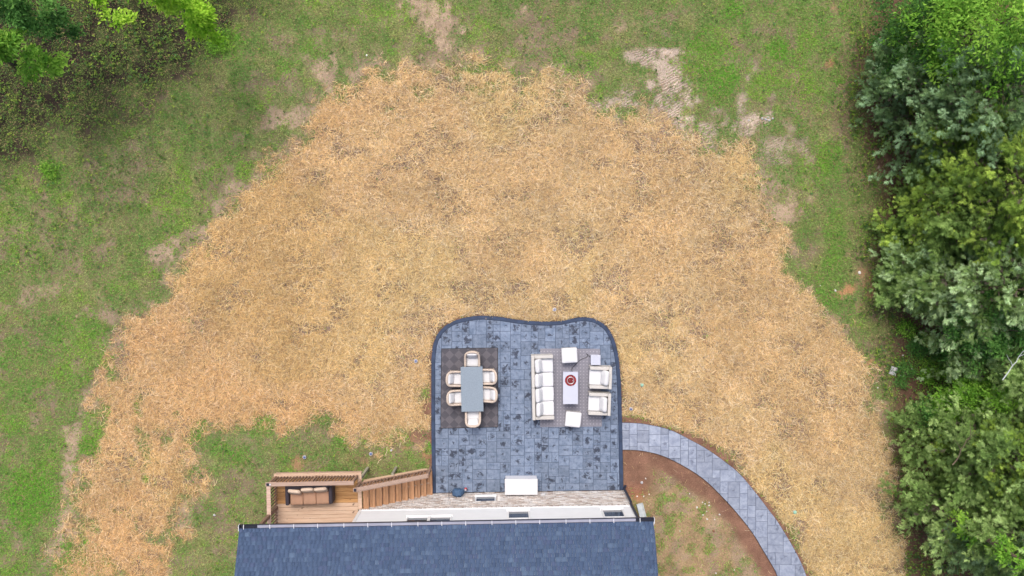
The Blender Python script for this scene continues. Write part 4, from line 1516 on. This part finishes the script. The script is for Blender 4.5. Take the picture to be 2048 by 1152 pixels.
O = np.stack([O[..., 0] * np.cos(ra)[:, None] - O[..., 1] * np.sin(ra)[:, None], O[..., 0] * np.sin(ra)[:, None] + O[..., 1] * np.cos(ra)[:, None], O[..., 2]], -1) + ctr[:, None]
gp = np.array([S(214, 78, 84), S(188, 58, 66), S(140, 44, 52), S(236, 140, 140), S(100, 34, 42)])
gcol = gp[r.choice(5, NGL, p=[.34, .3, .18, .08, .1])]
gcol = np.where((rad < .13)[:, None], gcol * .75, gcol)
o = link('fire_glass', np_mesh('fire_glass', O.reshape(-1, 3), (of[None] + (np.arange(NGL) * 6)[:, None, None]).reshape(-1, 3), M['red_glass'], np.repeat(gcol, 6, 0)), ft); o['kind'] = 'stuff'
bm = bmesh.new()
tube(bm, [(bx + .132 * math.cos(2 * math.pi * i / 28 + .12), by + .132 * math.sin(2 * math.pi * i / 28 + .12), .612) for i in range(28)], .011, 8)
tube(bm, [(bx + .132, by, .612), (bx + .06, by, .604)], .008, 6)
obj('burner_ring', bm, M['steel'], ft)
bm = bevbox(-.05, .03, .595, .612, .46, .53, .005, 1); obj('control_knob_plate', bm, M['steel'], ft)
fire_x, fire_y = x, y
# cube table and gas hose
x, y, _ = W(1191.4, 720.2, .5)
ct_ = empty('cube_side_table', (x, y, .012), 0, 'small white cube table above the upper armchair', 'side table')
obj('body', bevbox(-.17, .17, -.17, .17, 0, .465, .008, 1), M['white_panel'], ct_)
obj('top', bevbox(-.19, .19, -.195, .195, .468, .5, .008, 2), M['white_panel'], ct_)
hz = .022
pts = catmull([(fire_x + .09, fire_y + .605, .3), (fire_x + .10, fire_y + .68, .05), (2.72, -4.18, hz), (2.88, -4.02, hz), (3.05, -3.93, hz), (3.16, -3.89, hz), (3.20, -3.80, hz), (3.14, -3.745, hz), (3.2, -3.78, hz), (x - .172, y + .06, .06)], 6)
bm = bmesh.new(); tube(bm, pts, .009, 8)
tag(obj('gas_hose', bm, M['black'], smooth=True), 'thin black gas hose from fire pit table to cube table', 'hose')
# storage box
x, y, _ = W(1042.5, 974, .6)
sb = empty('storage_box', (x, y, .004), 0.3, 'white resin storage box against the brick wall', 'storage box')
obj('body', bevbox(-.62, .62, -.29, .29, 0, .545, .015, 2), M['resin_grey'], sb)
obj('lid', bevbox(-.645, .645, -.315, .315, .548, .605, .018, 3), M['resin_white'], sb)
bm = bmesh.new(); box(bm, -.09, .09, .292, .302, .46, .51); obj('handle', bm, M['resin_white'], sb)
# blue bag on the wall
x, y, _ = W(916, 987, .5)
bg = empty('blue_bag', (-1.95, -9.245, 0), 1.0, 'blue padded bag hanging low on the whitewashed brick wall', 'bag')
bm = cushion(.225, .15, .21, .7, .6, M=Matrix.Rotation(R(-18), 4, 'Y'))
for v in bm.verts:
    v.co.x *= 1 - .18 * (v.co.z / .2)
    v.co.y += .02 * math.sin(v.co.x * 40)
obj('body', bm, M['blue_bag'], bg, (0, .09, .5), smooth=True)
for k in (-1, 0, 1):
    bm = bmesh.new(); tube(bm, [(k * .09 - .03, .235, .42), (k * .09 - .01, .245, .5), (k * .09 + .015, .22, .6)], .008, 6); obj('seam', bm, M['navy_metal'], bg)
bm = bmesh.new(); tube(bm, [(-.2, 0.04, .4), (-.3, .1, .28), (-.36, .09, .3), (-.36, .0, .5), (-.34, -.04, .7), (-.33, -.05, .78)], .01, 6); obj('strap', bm, M['black'], bg)
bm = bmesh.new(); cyl(bm, (-.33, -.1, .78), (-.33, -.02, .78), .014); obj('hook', bm, M['steel'], bg)
bm = bmesh.new(); cyl(bm, (0, -.1, .62), (0, .02, .6), .02); obj('bracket', bm, M['steel'], bg)
x, y, _ = W(931.5, 977)
e = empty('spray_bottle', (x, y, .004), 20, 'small red and white bottle on the patio by the blue bag', 'bottle')
bm = bmesh.new(); lathe(bm, [(.045, 0), (.05, .02), (.05, .12), (.02, .16)], 14); obj('body', bm, M['red'], e, smooth=True)
bm = bmesh.new(); lathe(bm, [(.03, .162), (.035, .2), (.022, .22)], 14); obj('cap', bm, M['resin_white'], e)

# ------------------------------------------------------------------ small things on the ground
LIGHTS = [((1109, 619), 'round blue ground light in the straw above the patio border'), ((831.5, 722), 'round blue ground light in the straw left of the patio'),
          ((1262, 818), 'round blue ground light in the straw right of the patio'), ((609, 914.5), 'round blue ground light in the grass above the deck'),
          ((741.5, 908), 'round blue ground light in the grass above the stairs')]
for (u, v), lab in LIGHTS:
    x, y, _ = W(u, v)
    z = float(ground_z(np.array([x]), np.array([y]))[0])
    e = empty('ground_light', (x, y, z - .05), 0, lab, 'light', 'round ground lights around the patio')
    bm = bmesh.new(); lathe(bm, [(.062, 0), (.062, .13), (.075, .132), (.078, .142), (.074, .15), (.05, .151), (.048, .14)], 20); obj('ring', bm, M['steel'], e, smooth=False)
    bm = bmesh.new(); lathe(bm, [(.047, .141), (.04, .15), (.02, .156), (.001, .157)], 16); obj('lens', bm, M['lens_blue'], e, smooth=True)
for (u, v), lab in (((1284, 770), 'small teal cap in the straw right of the armchairs'), ((1590, 1024.5), 'small teal cap in the straw beside the curved walkway')):
    x, y, _ = W(u, v)
    z = float(ground_z(np.array([x]), np.array([y]))[0])
    e = empty('valve_cap', (x, y, z - .03), 0, lab, 'cap', 'teal caps in the straw')
    bm = bmesh.new(); lathe(bm, [(.06, 0), (.06, .1), (.072, .105), (.068, .125), (.03, .14)], 16); obj('cover', bm, M['teal'], e, smooth=True)
    bm = bmesh.new(); lathe(bm, [(.085, .05), (.088, .08), (.075, .085)], 16); obj('collar', bm, M['resin_white'], e)


def rock(r, s, sub=2, flat=.6):
    bm = bmesh.new()
    bmesh.ops.create_icosphere(bm, subdivisions=sub, radius=1)
    k = [r.uniform(.75, 1.25) for _ in range(3)]
    sd_ = r.uniform(0, 100)
    from mathutils import noise as mn
    for v in bm.verts:
        f = 1 + .35 * mn.noise(v.co * 1.3 + Vector((sd_, 0, 0)))
        v.co = Vector((v.co.x * k[0] * f, v.co.y * k[1] * f, v.co.z * flat * f)) * s
    return bm


rr = random.Random(9)


def put_rock(u, v, s, material, label, name='stone', group=None, flat=.6):
    x, y, _ = W(u, v)
    z = float(ground_z(np.array([x]), np.array([y]))[0])
    o = obj(name, rock(rr, s, 2, flat), material, None, (x, y, z + s * .25), (0, 0, rr.uniform(0, 6)))
    return tag(o, label, 'stone', group)


put_rock(1284, 966, .06, M['grey_stone'], 'grey fieldstone on bare soil beside the patio border')
put_rock(1428, 1063, .045, M['brown_stone'], 'small brown clod on the grass inside the walkway curve', 'clod')
put_rock(428, 1031, .06, M['grey_stone'], 'grey stone in the sparse grass left of the roof')
put_rock(782, 902, .06, M['grey_stone'], 'grey stone in the grass above the stairs')
put_rock(1720, 545, .06, M['stone'], 'white stone in the lawn near the tree line')
put_rock(1672, 581, .05, M['stone'], 'cream stone at the end of the orange bare patch')
put_rock(1642, 571, .03, M['stone'], 'tiny pale stone on the lawn above the cream stone')
put_rock(733, 110, .04, M['stone'], 'white pebble in grass above the straw edge')
put_rock(762, 437, .035, M['stone'], 'white pebble lying in the middle of the straw')
for (u, v) in ((1406, 1006), (1411, 1009), (1419, 1006), (1419, 1012), (1395, 1016), (1407, 1031), (1414, 1024), (1415, 1039), (1430, 1040), (1440, 1030), (1361, 1064), (1433, 1148), (1470, 1142),
               (1299, 990), (1275, 994), (1288, 994), (1292, 958), (1380, 989)):
    put_rock(u, v, rr.uniform(.022, .04), M['stone'], 'small white pebble scattered on bare soil inside the walkway curve', 'pebble', 'white pebbles inside the walkway curve')
for i, (u, v, s) in enumerate(((1533, 238, .07), (1540, 240, .06), (1526, 236, .055), (1547, 236, .05), (1499, 240, .05), (1538, 234, .045))):
    put_rock(u, v, s * .8, M['grey_stone'], 'pale lump of broken clay in the rutted bare ground', 'clay_lump', 'pale clay lumps at the rutted ground')
# slab by the tree line
x, y, _ = W(1787, 742)
tag(obj('paving_fragment', bevbox(-.13, .13, -.17, .17, -.03, .05, .015, 1), M['grey_stone'], None, (x, y, -.02), (R(4), R(-3), R(-18))), 'pale grey block lying at the edge of the weeds', 'block')
for (u, v, s, lab) in ((1803, 752, .045, 'small pale stone right of the grey block'), (1826, 738, .04, 'small pale stone among weeds on the tree line'), (1808, 711, .035, 'small pale stone above the grey block'), (1757, 776, .04, 'pale rubble stone at the straw edge near the weeds')):
    put_rock(u, v, s, M['stone'], lab)
# splash block
x, y, _ = W(1283, 1022)
e = empty('splash_block', (x, y, -.05), -72 - 90 + 180, 'pale concrete splash block on the ground by the house corner', 'splash block')
e.rotation_euler = (0, 0, R(15))
bm = bmesh.new()
box(bm, -.13, .13, -.32, .30, 0, .05)
obj('base', bm, M['concrete'], e)
for s in (-1, 1):
    bm = bmesh.new(); box(bm, s * .115 - .015, s * .115 + .015, -.318, .298, .052, .11); obj('side_rim', bm, M['concrete'], e)
bm = bmesh.new(); box(bm, -.099, .099, -.318, -.29, .052, .11); obj('end_rim', bm, M['concrete'], e)


# ------------------------------------------------------------------ trees
def trunk_mesh(base, Ht, r0, seed, limbs=8, spread=.6, lean=(0, 0)):
    r = random.Random(seed)
    bm = bmesh.new()
    pts = []
    for i in range(7):
        t = i / 6
        pts.append((lean[0] * t + r.uniform(-.06, .06) * t, lean[1] * t + r.uniform(-.06, .06) * t, -.15 + (Ht + .15) * t))
    tube(bm, pts, r0, 8, r0 * .12)
    for k in range(limbs):
        t = r.uniform(.3, .9); a = k * 2.4 + r.uniform(-.4, .4)
        z = Ht * t; ln = spread * (1.1 - t) * r.uniform(.7, 1.1)
        px_, py_ = lean[0] * t, lean[1] * t
        p = [(px_ + math.cos(a) * ln * q, py_ + math.sin(a) * ln * q, z + ln * .35 * q + r.uniform(-.04, .04)) for q in (0, .35, .7, 1)]
        tube(bm, p, r0 * .38 * (1.1 - t), 5, r0 * .06)
    return bm


def conifer(name, u, v, Ht, Rd, pal, seed, label, nspray=5200, light=.22, cz=.5):
    """juniper / cedar: whorled limbs carrying flat feathery sprays"""
    x, y, _ = W(u, v, Ht * cz)
    e = empty(name, (x, y, -.08), 0, label, 'tree', 'evergreen trees along the right edge')
    obj('trunk', trunk_mesh((0, 0, 0), Ht * .97, .06 + Ht * .014, seed, 16, Rd * .9), M['bark'], e)
    r = np.random.default_rng(seed)
    nspray = int(nspray * 1.95)
    nb = 150
    hb = r.beta(1.15, 1.25, nb) * .93 + .05
    az = np.arange(nb) * 2.39996 + r.normal(0, .35, nb)
    lobes = 1 + .22 * np.sin(az * 3 + r.uniform(0, 6)) + .16 * np.sin(az * 5 + hb * 7 + r.uniform(0, 6))
    bl = Rd * np.clip((1 - hb) ** .72 + .05, 0, 1) * lobes * r.uniform(.7, 1.12, nb)
    lift = r.uniform(.05, .45, nb) + hb * .5
    # plumes: tufts of sprays set along the limbs, mostly near the tips
    npl = nspray // 17
    k = r.choice(nb, npl, p=bl / bl.sum())
    t = r.beta(2.4, 0.9, npl)
    side = r.normal(0, .8, npl)
    d0 = np.stack([np.cos(az[k]), np.sin(az[k])], 1)
    pr = np.stack([-d0[:, 1], d0[:, 0]], 1)
    rad = bl[k] * t
    wid = (0.12 + .22 * bl[k]) * (1 - .5 * t)
    pxy = d0 * rad[:, None] + pr * (side * wid)[:, None]
    pz = Ht * hb[k] + rad * lift[k] - .10 * rad ** 2 / max(Rd, .1) + r.normal(0, .10, npl) - np.abs(side) * wid * .3
    pa = az[k] + side * .5 + r.normal(0, .3, npl)
    pe = r.normal(.15, .22, npl) + lift[k] * .4 - .1
    plen = r.uniform(.3, .75, npl)
    pbr = r.uniform(.78, 1.22, npl)
    ptip = (r.random(npl) < light * 1.6) & (t > .45)
    q_ = r.integers(0, npl, nspray)
    ua = r.uniform(-.25, 1, nspray)                   # position along the plume
    lat = r.normal(0, 1, nspray) * (.045 + .10 * plen[q_]) * (1.1 - .85 * np.clip(ua, 0, 1))
    loose = r.random(nspray) < .3
    lat = np.where(loose, lat * 2.6, lat)
    fa = pa[q_] + r.normal(0, .42, nspray) + np.sign(lat) * .25
    fe = pe[q_] + r.normal(0, .25, nspray)
    ax_ = np.stack([np.cos(pa), np.sin(pa)], 1)[q_]
    cxy = pxy[q_] + ax_ * (ua * plen[q_])[:, None] + np.stack([-ax_[:, 1], ax_[:, 0]], 1) * lat[:, None]
    cz_ = pz[q_] + ua * plen[q_] * np.sin(pe[q_]) + r.normal(0, .045, nspray) - np.abs(lat) * .3
    t = np.clip(t[q_] * .6 + .4 * ua, 0, 1)
    D = np.stack([np.cos(fa) * np.cos(fe), np.sin(fa) * np.cos(fe), np.sin(fe)], 1)
    up = np.stack([r.normal(0, .35, nspray), r.normal(0, .35, nspray), np.ones(nspray)], 1)
    Sd = np.cross(D, up); Sd /= np.linalg.norm(Sd, axis=1, keepdims=True)
    Nn = np.cross(Sd, D)
    C = np.stack([cxy[:, 0], cxy[:, 1], cz_], 1)
    FL = r.uniform(.10, .25, nspray)
    bits = [(.0, 0.0, 1.0), (.12, .85, .62), (.16, -.85, .62), (.36, .75, .52), (.40, -.75, .52), (.60, .6, .42), (.62, -.6, .42)]
    Vl = []; Fl = []; Cl = []
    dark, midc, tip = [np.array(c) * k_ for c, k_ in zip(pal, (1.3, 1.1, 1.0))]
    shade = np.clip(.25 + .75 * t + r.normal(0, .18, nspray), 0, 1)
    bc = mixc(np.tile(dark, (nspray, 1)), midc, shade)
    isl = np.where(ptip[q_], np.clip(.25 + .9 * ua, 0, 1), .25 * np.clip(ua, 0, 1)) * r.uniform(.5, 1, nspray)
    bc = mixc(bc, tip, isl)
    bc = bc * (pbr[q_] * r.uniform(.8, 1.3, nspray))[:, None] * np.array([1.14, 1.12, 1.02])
    dead = (r.random(nspray) < .16) & (t < .55)
    bc = np.where(dead[:, None], np.array(S(134, 122, 112)) * r.uniform(.6, 1.1, nspray)[:, None], bc)
    for q, (s0, sdir, ln) in enumerate(bits):
        ca, sa = math.cos(sdir), math.sin(sdir)
        dd = D * ca + Sd * sa
        ss = Sd * ca - D * sa
        p0 = C + D * (FL * s0)[:, None] + Nn * r.normal(0, .012, nspray)[:, None]
        l = (FL * ln * r.uniform(.8, 1.2, nspray))[:, None]
        w = (FL * .06 + .004)[:, None]
        Vl.append(np.stack([p0 - ss * w, p0 + ss * w, p0 + dd * l - Nn * l * .12], 1))
        Cl.append(np.repeat((bc * (1 + .18 * (s0 > .4)))[:, None], 3, 1))
    V = np.stack(Vl, 1).reshape(-1, 3); Cc = np.stack(Cl, 1).reshape(-1, 3)
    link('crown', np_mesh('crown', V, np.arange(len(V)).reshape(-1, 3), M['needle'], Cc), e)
    return e


def broadleaf(name, u, v, Ht, Rd, pal, seed, label, nleaf=9000, lsize=.12, zr=.42, cat='tree', group=None, cz=.7, lean=(0, 0)):
    x, y, _ = W(u, v, Ht * cz)
    x -= lean[0]; y -= lean[1]
    e = empty(name, (x, y, -.08), 0, label, cat, group)
    obj('trunk', trunk_mesh((0, 0, 0), Ht * .9, .03 + Ht * .014, seed, 12, Rd * 1.1, lean), M['bark'], e)
    r = np.random.default_rng(seed)
    ncl = max(16, nleaf // 85)
    th = r.uniform(0, 2 * math.pi, ncl); cu = r.uniform(-.75, 1, ncl); rad = r.uniform(.35, 1, ncl) ** .6
    lob = 1 + .22 * np.sin(th * 3 + seed) + .15 * np.sin(th * 7 + 2 * seed)
    sq = np.sqrt(1 - cu ** 2)
    cc = np.stack([np.cos(th) * sq * Rd * rad * lob, np.sin(th) * sq * Rd * rad * lob, Ht * (1 - zr) + cu * rad * Ht * zr], 1)
    cc += np.array([lean[0], lean[1], 0])
    k = r.integers(0, ncl, nleaf)
    cs = Rd * .075 + .10
    P = cc[k] + r.normal(0, 1, (nleaf, 3)) * np.array([cs, cs, cs * .42])
    az = r.uniform(0, 2 * math.pi, nleaf)
    out = np.arctan2(cc[k, 1] - lean[1], cc[k, 0] - lean[0])
    az = np.where(r.random(nleaf) < .6, out + r.normal(0, .8, nleaf), az)
    el = r.normal(-.15, .4, nleaf)
    D = np.stack([np.cos(az) * np.cos(el), np.sin(az) * np.cos(el), np.sin(el)], 1)
    up = np.stack([r.normal(0, .35, nleaf), r.normal(0, .35, nleaf), np.ones(nleaf)], 1)
    Sd = np.cross(D, up); Sd /= np.linalg.norm(Sd, axis=1, keepdims=True)
    Nn = np.cross(Sd, D)
    Lf = r.uniform(.7, 1.3, nleaf) * lsize
    V, F = leaf_quads(P, D, Nn, Lf, Lf * r.uniform(.34, .5, nleaf))
    pc = np.array(pal)
    ck = r.choice(len(pc), ncl)
    col = pc[ck][k] * .6 + pc[r.choice(len(pc), nleaf)] * .4
    col = col * r.uniform(.75, 1.2, nleaf)[:, None]
    link('crown', np_mesh('crown', V, F, M['leaf'], np.repeat(col, 4, 0)), e)
    return e


BLUEG = (S(60, 80, 50), S(112, 142, 94), S(178, 214, 176))
BLUEG2 = (S(62, 84, 48), S(122, 152, 86), S(194, 222, 180))
YELG = (S(66, 88, 42), S(120, 152, 70), S(182, 208, 104))
MIDG = (S(60, 82, 46), S(110, 140, 76), S(162, 192, 118))
GRYG = (S(64, 86, 50), S(126, 158, 92), S(184, 212, 146))
LIME = [S(148, 202, 74), S(126, 184, 62), S(174, 220, 90), S(100, 156, 52)]
LIME2 = [S(176, 226, 66), S(154, 212, 54), S(198, 236, 90), S(128, 186, 46)]
GREEN = [S(84, 134, 60), S(68, 114, 52), S(102, 154, 68), S(58, 98, 48)]
GREEN2 = [S(104, 160, 76), S(86, 140, 66), S(126, 180, 86), S(70, 116, 58)]

conifer('juniper_tree', 1940, 205, 6.5, 2.75, BLUEG, 101, 'blue green juniper below the bright lime tree at top right', 7000, .30)
conifer('juniper_tree', 2080, 150, 7.0, 2.4, BLUEG, 102, 'dusky blue juniper cut by the right edge near the top', 5200, .26)
conifer('cedar_tree', 2010, 372, 7.5, 3.0, YELG, 103, 'large yellow green cedar in the upper part of the tree row', 7800, .34)
conifer('cedar_tree', 1915, 425, 5.0, 1.9, MIDG, 104, 'dark green cedar on the lawn side of the yellow cedar', 5200, .14)
conifer('juniper_tree', 1968, 575, 6.0, 2.4, BLUEG2, 105, 'silver tipped juniper at the middle of the tree row', 6400, .42)
conifer('juniper_tree', 2090, 550, 7.0, 2.3, BLUEG2, 106, 'silver tipped juniper cut by the right edge', 4800, .36)
conifer('cedar_tree', 1862, 560, 3.4, 1.2, GRYG, 107, 'short grey green cedar at the edge of the lawn', 3000, .2)
conifer('juniper_tree', 2075, 765, 6.5, 1.5, GRYG, 108, 'pale green juniper at the right edge above the lime shrub', 3600, .4)
conifer('cedar_tree', 1990, 900, 5.5, 2.2, GRYG, 109, 'grey green cedar standing below the lime shrub', 6000, .22)
conifer('cedar_tree', 2070, 925, 7.5, 2.2, YELG, 110, 'yellow green cedar in the lower part of the tree row', 6000, .34)
conifer('juniper_tree', 2010, 1050, 6.0, 2.4, GRYG, 111, 'sage green juniper at the bottom near the straw', 6600, .3)
conifer('juniper_tree', 2085, 1105, 7.0, 2.2, BLUEG, 112, 'blue green juniper in the bottom right corner', 5400, .22)
broadleaf('maple_tree', 2000, 45, 8.0, 1.9, LIME, 201, 'bright lime leafed tree at the top right corner', 12000, .14)
broadleaf('broadleaf_tree', 1855, 40, 4.5, 1.5, GREEN, 202, 'dark green leafy tree left of the bright lime tree', 7000, .10)
broadleaf('broadleaf_tree', 2000, 655, 5.0, 1.35, GREEN2, 203, 'mid green leafy tree under the silver tipped junipers', 8000, .11)
broadleaf('lime_shrub', 1930, 800, 2.6, .75, LIME, 204, 'bright lime shrub between the junipers', 5200, .10, .4, 'shrub')
broadleaf('leafy_shrub', 1865, 832, 1.6, .6, GREEN2, 205, 'low green shrub at the straw side of the lime shrub', 3000, .09, .45, 'shrub')
broadleaf('leafy_shrub', 1990, 800, 3.6, .7, LIME, 206, 'lime leaved sapling crown right of the lime shrub', 3600, .11, .4, 'shrub')
broadleaf('broadleaf_tree', 2042, 1118, 9.0, .36, LIME, 207, 'yellow lime sapling in the bottom right corner', 900, .15)
broadleaf('small_sapling', 1762, 150, 1.0, .28, LIME2, 208, 'single bright lime sapling at the lawn edge', 46, .26, .25, 'sapling', cz=.7)
broadleaf('leafy_shrub', 1800, 125, 1.5, .8, GREEN, 209, 'dark leafy shrub beside the lime sapling', 2600, .09, .4, 'shrub')
broadleaf('lime_tree', 338, -8, 9.0, .5, LIME2, 210, 'bright lime leafed tree hanging over the top edge', 3600, .17, lean=(2.2, -2.6))
broadleaf('lime_tree', 165, -10, 9.0, .22, LIME2, 211, 'small lime branch tip at the top edge', 900, .17, lean=(1.5, -2.6))
broadleaf('broadleaf_tree', 34, 12, 7.5, .55, GREEN2, 212, 'mid green leafy tree in the top left corner', 4200, .13, lean=(3.2, -2.0))
broadleaf('lime_tree', 0, 92, 8.5, .5, LIME, 213, 'lime leafed tree cut by the left edge', 2600, .17, lean=(3.4, -1.0))
for i, (u, v, s, lab) in enumerate(((1845, 690, .55, 'weedy shrub under the silver tipped juniper'), (1862, 745, .6, 'weedy shrub beside the dead twigs'), (1808, 745, .35, 'small weed clump right of the grey block'),
                                    (1815, 660, .3, 'small weed clump near the tree line'), (1890, 730, .5, 'green weed bush above the lime shrub'), (1850, 500, .35, 'small weed clump in the dark gap of the row'),
                                    (1795, 60, .45, 'weed clump on dark soil at top right'), (435, 82, .45, 'round lime weed patch below the overhanging lime tree'), (100, 340, .3, 'small yellow green weed patch in the left lawn'))):
    broadleaf('weed_clump', u, v, .25 if i > 6 else .45, s, LIME if i % 2 or i > 6 else GREEN2, 300 + i, lab, int(900 * s / .4), .075, .5, 'weed', None, .3)
# dead branch
for i, (u, v, a, lab) in enumerate(((1925, 755, 70, 'dead grey branch in the gap above the lime shrub'), (1905, 930, 50, 'bare grey twig inside the grey green cedar'), (2005, 760, 35, 'pale lichen covered branch at the right edge'))):
    z = (.3, 4.2, 4.5)[i]
    x, y, _ = W(u, v, z)
    r = random.Random(400 + i)
    bm = bmesh.new()
    p = [Vector((x, y, z))]
    d = a
    for k in range(7):
        d += r.uniform(-22, 22)
        p.append(p[-1] + Vector((math.cos(R(d)) * .2, math.sin(R(d)) * .2, r.uniform(-.03, .05))))
        if k in (2, 4, 5):
            q = [p[-1]]
            dd = d + r.choice((-50, 50))
            for _ in range(3):
                dd += r.uniform(-20, 20)
                q.append(q[-1] + Vector((math.cos(R(dd)) * .15, math.sin(R(dd)) * .15, r.uniform(-.02, .04))))
            tube(bm, q, .012, 5, .004)
    tube(bm, p, .022, 6, .008)
    tag(obj('dead_branch', bm, M['concrete'] if i == 2 else M['bark']), lab, 'branch')
# understory filling the gaps of the tree row
for i, (u, v, h, rd, pal, lab) in enumerate(((1990, 290, 4.0, 1.3, MIDG, 'low cedar filling the gap above the yellow cedar'), (2030, 480, 4.5, 1.3, MIDG, 'low cedar filling the gap below the yellow cedar'),
                                             (2040, 660, 4.0, 1.2, GRYG, 'low juniper beside the mid green leafy tree'), (1990, 970, 4.5, 1.4, MIDG, 'low cedar between the two lower junipers'),
                                             (2020, 830, 4.0, 1.1, GRYG, 'low juniper right of the lime shrub'), (1960, 130, 3.5, 1.2, MIDG, 'low cedar under the bright lime tree'))):
    conifer('cedar_sapling', u, v, h, rd, pal, 500 + i, lab, 1900, .2)
